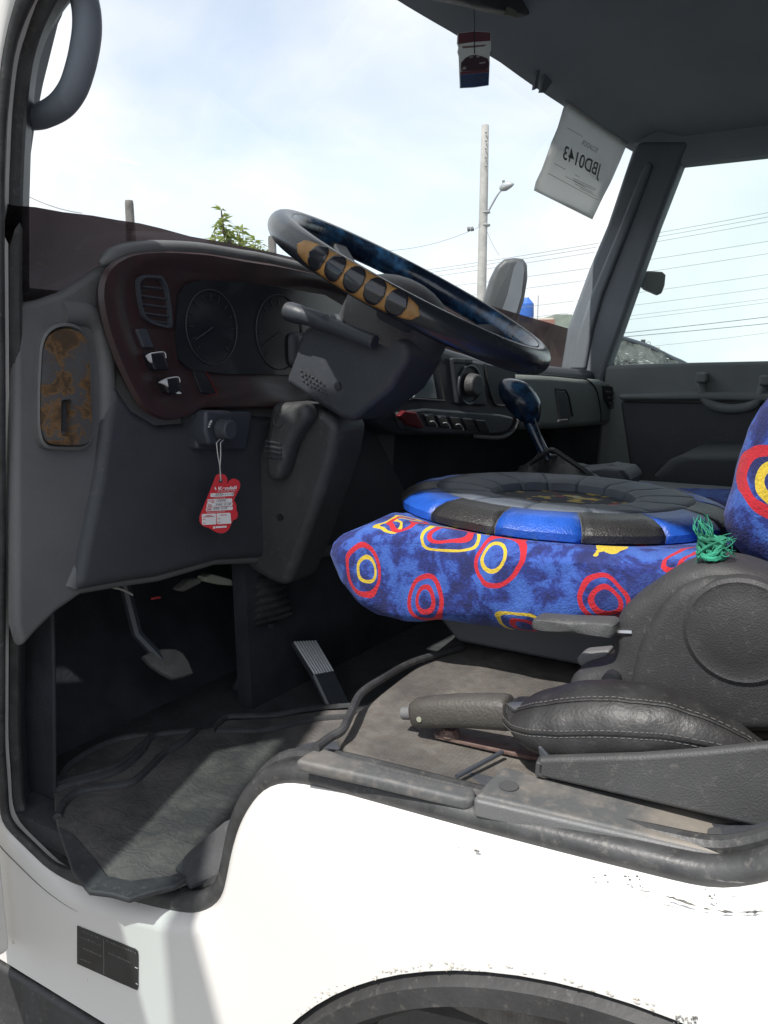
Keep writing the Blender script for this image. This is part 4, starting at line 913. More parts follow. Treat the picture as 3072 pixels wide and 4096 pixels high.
def seam_path(fr):   # along the near flank, fr: height fraction per station
    out = []
    for i in range(2, 68):
        ring = rings[i]; k_ = fr(i/69); a = math.pi - math.asin(max(-1, min(1, k_))); jf = a/(2*math.pi)*40; j = int(jf); q = ring[j % 40].lerp(ring[(j+1) % 40], jf-j); c_ = (tp[i]+bt[i])/2; out.append(q+(q-c_).normalized()*.0006)
    return out
for fr, nm in ((lambda t: .12+.10*t, 'side_seam'), (lambda t: .80, 'top_seam')):
    sp_ = seam_path(fr); tube(nm, sp_, .0014, 'leather_boot', bo, n=6)
    gsx = []
    for s_ in (-1, 1):
        for i in range(0, len(sp_)-1):
            a_, b_ = sp_[i], sp_[i+1]; o_ = Vector((-.0008, 0, .003*s_)); gsx.append(tube_geo([a_.lerp(b_, .15)+o_, a_.lerp(b_, .75)+o_], .00045, 4))
    v, f = join(*gsx); so_ = obj('stitching', v, f, 'thread', bo); so_['kind'] = 'stuff'
tr = prism('brake_tray', pxs([(2142, 3046), (2160, 3036), (2554, 3025), (2800, 3008), (3072, 2980), (3300, 2955), (3300, 3380), (3072, 3322), (2137, 3106)], x=.068), (.012, 0, 0), 'plastic_gray', pb, bevel=.004)
prism('tray_end', [U(2142, 3046, x=.068), U(2137, 3104, x=.068), U(2137, 3104, x=.068)+Vector((.09, .01, 0)), U(2142, 3046, x=.068)+Vector((.09, .01, 0))], (0, -.008, 0), 'plastic_gray', pb, bevel=.002)
prism('tray_tip', pxs([(2150, 2988), (2162, 2986), (2200, 3034), (2160, 3040)], x=.075), (.012, 0, 0), 'plastic_dark', pb, bevel=.002)

# ------------------------------------------------------------------ sill trims on the deck edge
DEC = DZ+.003
prism('tread_strip', [U(a, b, z=DEC+.006) for a, b in ((1215, 3015), (1270, 2985), (1330, 3000), (1560, 3080), (1900, 3150), (1906, 3190), (1860, 3196), (1500, 3110), (1180, 3040))], (0, 0, -.012), 'sill_trim', cab, bevel=.004)
ts = prism('sill_plate', [U(a, b, z=DEC+.012) for a, b in ((1898, 3176), (1960, 3110), (2010, 3060), (2140, 3096), (3072, 3306), (3200, 3340), (3200, 3470), (2960, 3404), (2945, 3425))], (0, 0, -.014), 'sill_trim', cab, bevel=.004)
prism('sill_plate_lip', [U(a, b, z=DEC+.010) for a, b in ((1896, 3178), (2955, 3408), (2942, 3440), (1900, 3200))], (0, 0, -.016), 'plastic_side', cab, bevel=.003)
for a, b in ((2035, 3145), (2876, 3337)): disc('trim_screw', U(a, b, z=DEC+.0125), (0, 0, 1), .0085, .0008, 'plastic_gray', cab, n=18)
prism('seat_bolt_strip', [U(a, b, z=DEC+.004) for a, b in ((1735, 2925), (1760, 2918), (2150, 3010), (2160, 3030), (2120, 3026), (1740, 2940))], (0, 0, -.004), 'rust_strip', cab, bevel=.001)
disc('strip_bolt', U(1800, 2936, z=DEC+.004), (0, 0, 1), .011, .005, 'rust_strip', cab, n=16, taper=.8); disc('bolt_head', U(1800, 2930, z=DEC+.009), (0, 0, 1), .007, .004, 'rust_strip', cab, n=6)
tube('tension_rod', [U(1826, 3106, z=DEC+.004), U(2010, 3008, z=DEC+.006)], .0022, 'plastic_black', cab, n=8)
tube('deck_edge_trim', spline([U(1262, 2992, z=DZ+.012), U(1320, 2950, z=DZ+.012), U(1369, 2920, z=DZ+.014), U(1400, 2860, z=DZ+.016), U(1443, 2775, z=DZ+.016), U(1530, 2715, z=DZ+.012), U(1660, 2645, z=DZ+.008), U(1850, 2590, z=DZ+.004)], 50), .0045, 'rubber', cab, n=10)

# ------------------------------------------------------------------ floor mat and pedals
MZ = FZ+.012
fm = thing('floor_mat', 'worn black rubber floor mat with raised ridges in the footwell', 'floor mat', (.3, .75, FZ))
mt_px = [(214, 3150), (262, 3070), (362, 3003), (470, 2957), (597, 2937), (780, 2925), (880, 2900), (900, 2880), (1100, 2870), (1300, 2840), (1420, 2835), (1420, 2960), (1200, 3050), (1060, 3160), (940, 3420), (860, 3470), (700, 3540), (580, 3570), (517, 3592), (440, 3570), (353, 3560), (290, 3480), (228, 3300), (220, 3260)]
prism('mat_base', [U(a, b, z=MZ) for a, b in mt_px], (0, 0, -.008), 'mat_rubber', fm, bevel=.003)
for L_ in ([(221, 3140), (271, 3068), (362, 3005), (470, 2960), (597, 2940), (590, 2965), (540, 3010), (480, 3060), (380, 3098), (280, 3125), (225, 3145)], [(220, 3165), (300, 3135), (400, 3112), (490, 3075), (560, 3015), (620, 2945), (780, 2925)],
           [(230, 3270), (260, 3210), (330, 3165), (440, 3148), (530, 3130), (600, 3070), (650, 3020), (720, 2980), (780, 2928)], [(846, 2925), (900, 2872), (1000, 2866), (1100, 2862), (1250, 2836), (1400, 2824)], [(870, 2925), (1000, 2925), (1100, 2915), (1250, 2880), (1390, 2868)]):
    tube('mat_ridge', spline([U(a, b, z=MZ+.001) for a, b in L_], 50), .0058, 'rubber_dull', fm, n=8)
prism('mat_flap', [U(a, b, z=MZ+.003) for a, b in ((228, 3300), (290, 3330), (380, 3430), (430, 3500), (520, 3520), (680, 3500), (860, 3440), (700, 3540), (580, 3572), (517, 3594), (440, 3572), (353, 3562), (290, 3480))], (0, 0, -.006), 'rubber_dull', fm, bevel=.002)
fold = prism('mat_fold', [U(700, 3470, z=MZ+.004), U(760, 3400, z=MZ+.02), U(900, 3290, z=MZ+.045), U(950, 3260, z=MZ+.05), U(930, 3420, z=MZ+.03), U(880, 3500, z=MZ+.004), U(760, 3540, z=MZ)], (0, 0, -.006), 'rubber_dull', fm, bevel=.002)
cp = thing('clutch_pedal', 'grey rubber clutch pedal pad at the left of the footwell', 'pedal', tuple(U(680, 2660, y=.93)), group='pedals')
pn = Vector((-.25, -.75, .6)).normalized(); pp = U(680, 2660, y=.93)
pillow('pedal_pad', [U(a, b, pl=(pp, pn)) for a, b in ((572, 2622), (600, 2606), (651, 2593), (705, 2593), (735, 2610), (756, 2642), (776, 2690), (740, 2705), (696, 2713), (650, 2690), (600, 2655))], -pn*.014, .004, 'pedal_rubber', cp, n=60, ns=2)
tube('pedal_arm', [pp-pn*.01, pp+Vector((-.02, .05, .05)), pp+Vector((-.03, .08, .2)), pp+Vector((-.03, .08, .34))], .009, 'plastic_black', cp, n=8)
ap = thing('accelerator_pedal', 'accelerator pedal with bright ribbed tread rising from the floor', 'pedal', tuple(U(1300, 2800, z=FZ)), group='pedals')
app = U(1300, 2830, z=FZ+.012); an_ = Vector((-.1, -.62, .78)).normalized()
def AP(L_, d=0): return [U(a, b, pl=(app+an_*d, an_)) for a, b in L_]
prism('pedal_body', AP([(1172, 2562), (1262, 2558), (1340, 2690), (1410, 2830), (1318, 2826), (1255, 2700)]), -an_*.012, 'plastic_dark', ap, bevel=.003)
for i_ in range(8):
    t_ = i_/7; a = (1178+t_*82, 2567-t_*4); b = (1260+t_*72, 2698-t_*13)
    tube('tread_rib', AP([a, b], .003), .0021, 'chrome_rib', ap, n=6)
prism('pedal_edge', AP([(1255, 2700), (1262, 2700), (1320, 2824), (1314, 2826)], .001), -an_*.004, 'chrome_rib', ap, smooth=False)

# ------------------------------------------------------------------ gear lever
gl = thing('gear_lever', 'gear lever with glossy blue wrapped knob and black gaiter', 'gear lever', tuple(U(2200, 1870, x=.98)))
GX = .98
kp = spline(pxs([(2062, 1514), (2075, 1560), (2094, 1620), (2108, 1665), (2116, 1690)], x=GX), 22)
rings = []
for i, p in enumerate(kp):
    t_ = i/21; rr_ = (.036*math.sqrt(max(.02, 1-(1-t_/.42)**2)) if t_ < .42 else .036-.022*((t_-.42)/.58)**1.1)
    rings.append([p+Vector((rr_*math.cos(a), rr_*math.sin(a)*1.15+.006*(1-t_), .12*rr_*math.sin(a))) for a in [2*math.pi*j/24 for j in range(24)]])
v, f = loft_geo(rings); obj('knob', v, f, 'key_blue_wrap', gl, angle=80)
tube('shaft', pxs([(2114, 1680), (2150, 1760), (2192, 1845)], x=GX), .0115, 'key_blue_wrap', gl, n=12)
tube('cable_tie', pxs([(2134, 1660), (2160, 1735), (2186, 1812)], x=GX-.012), .0014, 'ink_gray', gl, n=6)
gt = [U(2192, 1838, x=GX), U(2215, 1870, x=GX), U(2250, 1905, x=GX), U(2260, 1950, x=GX)]
rings = []
for i, (rr_, p) in enumerate(zip((.024, .045, .085, .105), gt)):
    rings.append([p+Vector((rr_*math.cos(a), rr_*math.sin(a), .018*math.sin(3*a+i))) for a in [2*math.pi*j/36 for j in range(36)]])
v, f = loft_geo(rings); obj('gaiter', v, f, 'leather_black', gl, angle=80)
tube('gaiter_fold', spline(pxs([(2120, 1856), (2150, 1835), (2205, 1800), (2260, 1830), (2320, 1870), (2360, 1900)], x=GX-.05), 24), .005, 'leather_black', gl, n=8)
cs = thing('centre_console', 'low dark console on the engine cover behind the gear lever', 'console', (1.0, .4, DZ))
prism('console_body', [Vector((x, y, 1.20)) for x, y in ((.86, .56), (1.12, .60), (1.22, .50), (1.22, .1), (.86, .1))], (0, 0, -.13), 'plastic_black', cs, bevel=.02)
pillow('console_rim', pxs([(2060, 1895), (2110, 1878), (2300, 1882), (2420, 1872), (2490, 1882), (2518, 1915), (2500, 1960), (2100, 1960)], x=1.0), (.12, 0, 0), .015, 'plastic_dark', cs, n=60, ns=2)
pillow('cup_lid', pxs([(2390, 1888), (2410, 1864), (2440, 1858), (2468, 1866), (2480, 1888)], x=1.04), (.07, 0, 0), .012, 'plastic_dark', cs, n=40, ns=2)
psx = thing('passenger_seat', 'dark grey passenger seat cushion beyond the driver seat', 'seat', (1.45, .1, DZ))
pillow('seat_cushion', [Vector((1.28, y, z)) for y, z in ((.40, 1.20), (.36, 1.245), (.1, 1.26), (-.2, 1.26), (-.2, 1.12), (.38, 1.12))], (.38, 0, 0), .03, 'seat_dark', psx, n=60, ns=8, noise_amp=.003)
pillow('seat_backrest', [Vector((1.28, y, z)) for y, z in ((-.12, 1.22), (-.25, 1.68), (-.33, 1.68), (-.25, 1.2))], (.38, 0, 0), .03, 'seat_dark', psx, n=60, ns=8, noise_amp=.003)

# ------------------------------------------------------------------ things hung and stuck in the cab
tgp = U(880, 2010, y=.775); tgn = Vector((-.5, -.86, .05)).normalized()
def TG(L_, d=0): return [U(a, b, pl=(tgp+tgn*d, tgn)) for a, b in L_]
def z3(L_, ox=700, oy=1600, k_=.2712): return [(ox+a*k_, oy+b*k_) for a, b in L_]
st_ = thing('service_tag', 'red oil service tag hanging on a white string from the dashboard knob', 'tag', tuple(tgp))
tg_px = z3([(640, 1092), (690, 1088), (740, 1105), (770, 1150), (772, 1240), (800, 1190), (850, 1160), (900, 1165), (945, 1195), (965, 1245), (955, 1300), (920, 1370), (880, 1450), (870, 1480), (895, 1520), (907, 1570), (905, 1620), (925, 1660), (928, 1710), (905, 1755), (860, 1770), (830, 1830), (800, 1900), (750, 1950), (690, 1968), (620, 1955), (560, 1925), (500, 1885), (440, 1870), (390, 1840), (362, 1790), (362, 1720), (385, 1660), (450, 1500), (520, 1330), (580, 1180), (600, 1120)])
prism('tag_card', TG([(a, b) for a, b in tg_px]), -tgn*.0012, 'red_print', st_, smooth=False)
def tbox(nm, L_, m_, d=.0008): return prism(nm, TG(z3(L_), d), -tgn*.0006, m_, st_, smooth=False)
for q in ([(522, 1388), (535, 1378), (862, 1362), (872, 1372), (870, 1402), (860, 1414), (532, 1432), (524, 1424)], [(478, 1476), (488, 1466), (838, 1452), (844, 1462), (842, 1500), (832, 1508), (480, 1524)], [(470, 1536), (480, 1526), (844, 1512), (850, 1520), (846, 1556), (836, 1564), (466, 1582)], [(458, 1598), (468, 1588), (846, 1572), (856, 1580), (852, 1614), (842, 1622), (460, 1642)],
          [(396, 1692), (410, 1682), (596, 1674), (604, 1684), (610, 1824), (600, 1834), (412, 1842), (400, 1830)], [(614, 1682), (624, 1672), (806, 1664), (818, 1674), (830, 1812), (820, 1822), (636, 1832), (624, 1820)]): tbox('write_box', q, 'white_print')
def ttext(s_, A_, B_, T_, m_, d=.0016, bold=0, shear=0): 
    q = TG(z3([A_, B_, T_]), d); text('lettering', s_, q[0], q[1], q[2], m_, st_, bold=bold, depth=.0001, shear=shear)
ttext('Kendall', (640, 1328), (908, 1312), (640, 1282), 'white_print', bold=.03)
ttext('MOTOR OIL', (634, 1356), (902, 1342), (633, 1338), 'white_print')
ttext('FECHA', (532, 1408), (580, 1406), (532, 1396), 'red_ink')
ttext('2020-11-18', (586, 1412), (866, 1402), (590, 1378), 'ink', shear=.2)
ttext('ACEITE MOTOR', (566, 1452), (740, 1444), (566, 1440), 'white_print')
ttext('15000', (606, 1502), (752, 1494), (610, 1470), 'ink', shear=.25)
ttext('390 518', (590, 1562), (824, 1550), (594, 1530), 'ink', shear=.25)
ttext('395 518', (560, 1622), (768, 1608), (564, 1586), 'ink', shear=.25)
for A_, B_ in (((484, 1490), (580, 1486)), ((540, 1508), (580, 1506)), ((482, 1548), (540, 1546)), ((484, 1568), (544, 1566)), ((474, 1606), (536, 1603)), ((472, 1622), (540, 1619)), ((455, 1708), (540, 1703)), ((418, 1726), (580, 1719)), ((666, 1698), (764, 1694)), ((414, 1762), (444, 1761)), ((420, 1814), (450, 1813)), ((634, 1752), (664, 1751)), ((638, 1804), (668, 1803))):
    tbox('print_line', [(A_[0], A_[1]-4), (B_[0], B_[1]-4), (B_[0], B_[1]+5), (A_[0], A_[1]+5)], 'red_ink', .0015)
ttext('OTROS MANTENIMIENTOS', (470, 1668), (736, 1654), (470, 1654), 'white_print')
tbox('print_line', [(600, 1864), (760, 1856), (762, 1880), (602, 1890)], 'white_print'); tbox('print_mark', [(562, 1866), (592, 1864), (594, 1898), (564, 1900)], 'white_print')
tbox('print_mark', [(585, 1290), (600, 1282), (606, 1300), (612, 1318), (600, 1330), (590, 1312)], 'white_print')
hc = TG(z3([(672, 1190)]), .0009)[0]
disc('tag_hole', hc, tgn, .0028, .0004, 'ink', st_, n=16)
ks = kc+Vector((0, -.012, -.012))
for sx in (-1, 1):
    q0 = TG([(866, 1772) if sx < 0 else (882, 1772)], .004)[0]; q1 = TG([(880, 1870)], .003)[0]
    tube('string', spline([q0, q0.lerp(q1, .5)+Vector((.0008*sx, 0, 0)), q1, hc+tgn*.0012], 14), .0008, 'cord_white', st_, n=6)
tube('string', spline([TG([(866, 1772)], .004)[0], kc+Vector((-.004, -.004, -.012)), kc+Vector((.002, -.004, -.013)), TG([(882, 1772)], .004)[0]], 14), .0008, 'cord_white', st_, n=6)

# printed sheet taped behind the windscreen
sheet = thing('printed_sheet', 'grey paper sheet with number JBD0143 taped to the windscreen corner', 'paper', tuple(UW(2300, 650)))
def SW(a, b, d=0): return UW(a, b, .008+d)
L_edge = spline([Vector((x, y, 0)) for x, y in ((2290, 330), (2251, 440), (2231, 509), (2205, 570), (2188, 618), (2166, 679), (2143, 728), (2136, 762))], 15)
R_edge = spline([Vector((x, y, 0)) for x, y in ((2560, 480), (2503, 590), (2482, 640), (2460, 690), (2440, 735), (2415, 782), (2392, 830), (2369, 878))], 15)
V = []
for i in range(15):
    for j in range(9):
        p_ = L_edge[i].lerp(R_edge[i], j/8); wv_ = .004*math.sin(i*.75+.6)+.003*noise.noise(Vector((i*.3, j*.4, 0))); V.append(SW(p_.x, p_.y, .004+wv_))
obj('sheet', V, [(i*9+j, i*9+j+1, (i+1)*9+j+1, (i+1)*9+j) for i in range(14) for j in range(8)], 'paper', sheet, solid=.0006)
text('lettering', 'JBD0143', SW(2398, 708, .012), SW(2250, 634, .012), SW(2409, 660, .012), 'ink_gray', sheet, bold=.012, depth=0)
text('lettering', 'ECUADOR', SW(2386, 611, .012), SW(2324, 576, .012), SW(2394, 594, .012), 'ink_gray', sheet, depth=0)
for (a, b, c_, d_) in ((2218, 655, 2262, 678), (2300, 700, 2318, 708), (2192, 693, 2390, 800), (2262, 706, 2340, 748), (2290, 712, 2386, 758), (2295, 722, 2378, 762), (2300, 735, 2370, 770), (2320, 752, 2384, 784), (2270, 512, 2330, 546)):
    q = [SW(a, b, .0115), SW(c_, d_, .0115)]; tube('print_line', q, .0006, 'ink_gray', sheet, n=4)
# hanging card
cdp = Vector((.86, .60, 1.9)); 
kd = U(1897, 250, y=.60); cn = Vector((-.45, -.89, 0)).normalized()
card = thing('hanging_card', 'small red white and blue card hanging from the windscreen header', 'air freshener', tuple(kd))
def CD(L_, d=0): return [U(a, b, pl=(kd+cn*d, cn)) for a, b in L_]
prism('card_body', CD([(1833, 132), (1896, 124), (1962, 128), (1965, 199), (1959, 211), (1959, 256), (1955, 341), (1900, 349), (1842, 352), (1837, 223), (1832, 208), (1836, 188), (1830, 172)]), -cn*.002, 'paper', card, smooth=False)
prism('red_header', CD([(1834, 134), (1896, 126), (1961, 130), (1962, 163), (1900, 167), (1834, 176)], .0006), -cn*.001, 'card_red', card, smooth=False)
prism('blue_band', CD([(1842, 300), (1900, 294), (1956, 290), (1954, 340), (1900, 347), (1843, 350)], .0006), -cn*.001, 'card_blue', card, smooth=False)
prism('red_band', CD([(1842, 288), (1900, 282), (1956, 276), (1956, 289), (1900, 293), (1842, 299)], .0006), -cn*.001, 'card_red', card, smooth=False)
prism('car_picture', CD([(1844, 272), (1846, 250), (1862, 232), (1880, 222), (1905, 219), (1930, 226), (1950, 234), (1956, 250), (1955, 274), (1930, 280), (1900, 282), (1870, 284), (1848, 286)], .0006), -cn*.001, 'card_dark', card, smooth=False)
for q in ([(1876, 226), (1890, 224), (1892, 230), (1878, 232)], [(1906, 222), (1918, 223), (1918, 229), (1906, 229)], [(1918, 250), (1942, 246), (1942, 252), (1918, 256)], [(1850, 270), (1864, 266), (1864, 276), (1852, 280)]): prism('picture_light', CD(q, .0012), -cn*.0005, 'card_white', card, smooth=False)
for i_ in range(5): prism('print_line', CD([(1848+i_*3, 186+i_*4), (1945-i_*6, 178+i_*4), (1945-i_*6, 181+i_*4), (1848+i_*3, 189+i_*4)] if i_ < 2 else [(1850, 296+i_*9), (1945, 288+i_*9), (1945, 290+i_*9), (1850, 298+i_*9)], .001), -cn*.0004, 'card_red' if i_ < 2 else 'ink_gray', card, smooth=False)
tube('string', CD([(1896, 30), (1897, 90), (1898, 215)], .002), .0009, 'plastic_black', card, n=6)
# sun visor and mirror stem on the header
vis = thing('sun_visor', 'folded dark sun visor above the windscreen', 'sun visor', tuple(U(1750, -40, y=.62)))
pillow('visor_panel', [U(a, b, y=.60) for a, b in ((1560, -70), (1700, -2), (1800, 18), (1895, 44), (1960, 56), (2070, 74), (2080, 66), (2040, 0), (1900, -160))], (0, -.022, 0), .008, 'plastic_gray', vis, n=70, ns=3)
prism('visor_label', [U(a, b, y=.575) for a, b in ((2020, 58), (2032, 26), (2066, 44), (2074, 72))], (0, .002, 0), 'connector', vis, smooth=False)
hk = thing('coat_strap', 'pale grey strap bracket on the windscreen header', 'bracket', tuple(UW(2150, 330)))
prism('strap', [UW(a, b, .03) for a, b in ((2136, 300), (2150, 268), (2148, 300), (2138, 356), (2126, 362))], (0, -.006, 0), 'pillar_trim', hk, bevel=.001)
prism('strap_end', [UW(a, b, .03) for a, b in ((2168, 296), (2200, 330), (2170, 372), (2152, 372))], (0, -.006, 0), 'pillar_trim', hk, bevel=.001)
# type plate on the body side
sk = thing('type_plate', 'black data sticker on the white body below the doorway', 'sticker', tuple(U(430, 3830, x=-.002)))
def SK(L_, d=0): return [U(250+a*.2411, 3650+b*.2411, x=-.0015-d) for a, b in L_]
prism('plate', SK([(240, 225), (680, 405), (1200, 610), (1240, 650), (1250, 720), (1248, 1250), (1230, 1290), (940, 1165), (240, 850)]), (.001, 0, 0), 'sticker_black', sk, smooth=False)
prism('divider', SK([(678, 440), (686, 444), (688, 1030), (680, 1026)], .0004), (.0003, 0, 0), 'sticker_ink', sk, smooth=False)
for (a, b) in ((1200, 905), (1215, 1172)): prism('scratch', SK([(a, b), (1246, b+20), (1246, b+28), (a, b+10)], .0004), (.0003, 0, 0), 'white_print', sk, smooth=False)
gsx = []
for (x0, y0, x1, y1, n_) in ((345, 330, 640, 450, 8), (265, 400, 640, 560, 10), (330, 600, 650, 740, 13), (260, 770, 480, 850, 8), (720, 480, 1230, 690, 14), (760, 680, 1140, 850, 14)):
    for i in range(n_):
        t_ = (i+random.uniform(0, .3))/n_; a = x0+(x1-x0)*t_; b = y0+(y1-y0)*t_; h_ = random.uniform(8, 26); w_ = random.uniform(6, 20)
        gsx.append(prism_geo(SK([(a, b-h_), (a+w_, b-h_+w_*.4), (a+w_, b+w_*.4), (a, b)], .0004), (.0003, 0, 0)))
v, f = join(*gsx); o = obj('worn_print', v, f, 'sticker_ink', sk, smooth=False); o['kind'] = 'stuff'

# ------------------------------------------------------------------ outside mirrors
mir = thing('side_mirror', 'tall grey passenger side mirror seen through the windscreen', 'mirror', tuple(U(2020, 1250, x=1.95)))
mp_ = U(2020, 1200, x=1.98); mn = Vector((-.75, -.45, 0)).normalized()
def MR(L_, d=0): return [U(a, b, pl=(mp_+mn*d, mn)) for a, b in L_]
pillow('mirror_shell', MR([(1925, 1290), (1940, 1190), (1965, 1110), (1990, 1060), (2020, 1034), (2060, 1028), (2095, 1032), (2112, 1055), (2114, 1110), (2100, 1200), (2076, 1270), (2060, 1300)]), -mn*.06, .02, 'mirror_shell', mir, n=70, ns=2)
prism('mirror_glass', MR([(1990, 1290), (2030, 1180), (2056, 1070), (2070, 1046), (2092, 1048), (2098, 1080), (2086, 1180), (2058, 1280)], .002), -mn*.004, 'mirror_glass' if 'mirror_glass' in MATS else 'pillar_trim', mir, smooth=False)
tube('mirror_arm', [mp_+Vector((-.02, .03, -.10)), mp_+Vector((-.15, .0, -.22)), Vector((1.76, .80, 1.30))], .012, 'plastic_black', mir)
mm = thing('blind_spot_mirror', 'small square black mirror on the outside of the far pillar', 'mirror', tuple(U(2615, 1130, x=1.80)))
pillow('mirror_head', pxs([(2568, 1130), (2576, 1092), (2590, 1082), (2650, 1086), (2664, 1098), (2660, 1140), (2648, 1172), (2630, 1180), (2575, 1156), (2566, 1146)], x=1.80), (.03, .01, 0), .008, 'plastic_gray', mm, n=50, ns=2)
tube('bracket', pxs([(2555, 1098), (2585, 1106)], x=1.80), .004, 'plastic_black', mm); tube('bracket', pxs([(2545, 1140), (2580, 1146)], x=1.80), .004, 'plastic_black', mm)
prism('bracket_plate', pxs([(2540, 1090), (2562, 1092), (2552, 1146), (2536, 1140)], x=1.80), (.01, 0, 0), 'plastic_black', mm)

# ------------------------------------------------------------------ the street outside
def at(px, py, dist):
    "a point at a given distance along the ground from the camera"
    d = ray(px, py); return CAM + d*(dist/math.hypot(d.x, d.y))
def upole(name, label, px, top, wpx, dist, m_, cat='pole'):
    t_ = at(px, top, dist); r_ = wpx/FPX*dist/2
    th_ = thing(name, label, cat, (t_.x, t_.y, 0))
    v, f = loft_geo([[Vector((t_.x+rr_*math.cos(a), t_.y+rr_*math.sin(a), z_)) for a in [2*math.pi*i/18 for i in range(18)]] for rr_, z_ in ((r_*1.35, -.3), (r_*1.05, t_.z*.8), (r_*.9, t_.z-.02), (r_*.8, t_.z))])
    obj('post', v, f, m_, th_); return th_, t_, r_
up, ut, ur = upole('utility_pole', 'tall pale concrete utility pole with street lamp and wires', 1941, 500, 30, 30, 'concrete', 'utility pole')
for yy in (850, 900):
    p_ = at(1941, yy, 30); tube('pole_band', [p_+Vector((ur*1.12*math.cos(a), ur*1.12*math.sin(a), 0)) for a in [2*math.pi*i/16 for i in range(16)]], .03, 'lamp_metal', up, n=6, closed=True)
for yy in (530, 563, 595, 630, 665): tube('step_hole', [at(1940, yy, 29.82), at(1948, yy+2, 29.82)], .022, 'ink_gray', up, n=5)
tube('lamp_arm', spline([at(1950, 852, 30), at(1970, 815, 29.9), at(1990, 780, 29.8), at(2008, 756, 29.8)], 12), .035, 'lamp_metal', up, n=8)
la, lb = at(1998, 752, 29.8), at(2056, 736, 29.6)
rings = []
for t_, h_ in ((0, .05), (.15, .13), (.5, .16), (.85, .09), (1, .03)):
    c_ = la.lerp(lb, t_); rings.append([c_+Vector((0, 0, 1))*(h_*math.sin(a))+cr.cross(Vector((0, 0, 1)))*(h_*1.1*math.cos(a)) for a in [2*math.pi*i/14 for i in range(14)]])
v, f = loft_geo(rings); obj('street_lamp', v, f, 'lamp_metal', up); tube('photo_cell', [at(2014, 735, 29.8), at(2014, 722, 29.8)], .05, 'ink_gray', up, n=8)
tube('cross_arm', [at(1916, 915, 30), at(1958, 900, 30)], .05, 'lamp_metal', up, n=6)
for xx, yy in ((1888, 915), (1874, 916), (1920, 905)): tube('insulator', [at(xx-5, yy+2, 30), at(xx+7, yy-1, 30)], .08, 'ink_gray', up, n=8)
WIRES = [((1916, 908), (1540, 1003), 60, .016, 'from the pole down to the left'), ((1944, 915), (1998, 1022), 40, .010, 'slanting down beside the pole'), ((55, 755), (330, 853), 25, .010, 'at the far left above the tinted strip'), ((55, 798), (105, 816), 25, .008, 'lowest at the far left edge')]
for i_, (ya, yb) in enumerate(((1080, 830), (1092, 848), (1110, 868), (1155, 950), (1200, 1000), (1270, 1085), (1310, 1140), (1345, 1185), (1360, 1200), (1402, 1260), (1402, 1290), (1430, 1320))):
    ordn = ('topmost', 'second', 'third', 'fourth', 'fifth', 'sixth', 'seventh', 'eighth', 'ninth', 'tenth', 'eleventh', 'lowest')[i_]
    WIRES.append(((1650, ya+8), (3250, yb-14), 34+i_, .020 if i_ in (9, 10) else .009, ordn+' of the bundle across the passenger window'))
for (a, b, ds, r_, where) in WIRES:
    A_, B_ = at(*a, ds), at(*b, ds); pts = [A_.lerp(B_, q/16)-Vector((0, 0, .35*(1-(2*q/16-1)**2)*(.3 if ds < 45 else 1))) for q in range(17)]
    tag(tube('power_line', pts, r_, 'wire', None, n=5), 'thin overhead wire '+where, 'wire', 'overhead wires')
p1, pt1, _ = upole('fence_post', 'weathered timber post behind the tinted strip at left', 516, 802, 34, 6.5, 'wood_post', 'post')
p2, pt2, _ = upole('fence_post', 'weathered timber post beside the steering wheel rim', 1088, 945, 34, 7.5, 'wood_post', 'post')
# tree
tree = thing('tree', 'young leafy tree whose top shows over the tinted strip', 'tree', (*at(950, 1000, 8)[:2], 0))
tb = Vector((*at(930, 1000, 8)[:2], 0)); tt = at(885, 840, 8)
tube('trunk', spline([tb, tb+Vector((.05, 0, 1.0)), at(920, 1000, 8), at(895, 930, 8), tt], 24), lambda t: .05*(1-.9*t), 'bark', tree, n=8)
random.seed(21)
tips = [(885, 835), (870, 880), (905, 900), (860, 930), (930, 920), (950, 905), (965, 900), (900, 950), (940, 960), (850, 965), (980, 960), (1020, 955), (1045, 975), (1060, 995), (1005, 985), (875, 985), (960, 990), (920, 990), (1035, 1000), (985, 1000), (840, 1000), (1080, 1010)]
LV = {'leaf': [[], []], 'leaf_pale': [[], []]}; gs = []
def leaf(p, d, ln, m_):
    d = d.normalized(); s_ = d.cross(Vector((random.uniform(-1, 1), random.uniform(-1, 1), random.uniform(-1, 1)))).normalized(); w_ = ln*.13; V, Fc = LV[m_]; o_ = len(V); nn = d.cross(s_)
    V.extend([p, p+d*ln*.35+s_*w_+nn*w_*.4, p+d*ln*.35-s_*w_+nn*w_*.4, p+d*ln*.35, p+d*ln-Vector((0, 0, ln*.25))]); Fc.extend([(o_, o_+1, o_+3), (o_, o_+3, o_+2), (o_+1, o_+4, o_+3), (o_+3, o_+4, o_+2)])
for (a, b) in tips:
    e_ = at(a, b, 8+random.uniform(-.35, .35)); s0 = at(a+random.uniform(-15, 25), b+130, 8); gs.append(tube_geo(spline([s0, s0.lerp(e_, .6)+Vector((random.uniform(-.03, .03), random.uniform(-.03, .03), 0)), e_], 8), lambda t: .006*(1-.8*t), 5))
    for q in range(36):
        t_ = random.uniform(.1, 1); p_ = s0.lerp(e_, t_); an = random.uniform(0, 6.28); dv = Vector((math.cos(an), math.sin(an), random.uniform(-.2, .7))); leaf(p_, dv, random.uniform(.07, .13), random.choice(('leaf', 'leaf_pale')))
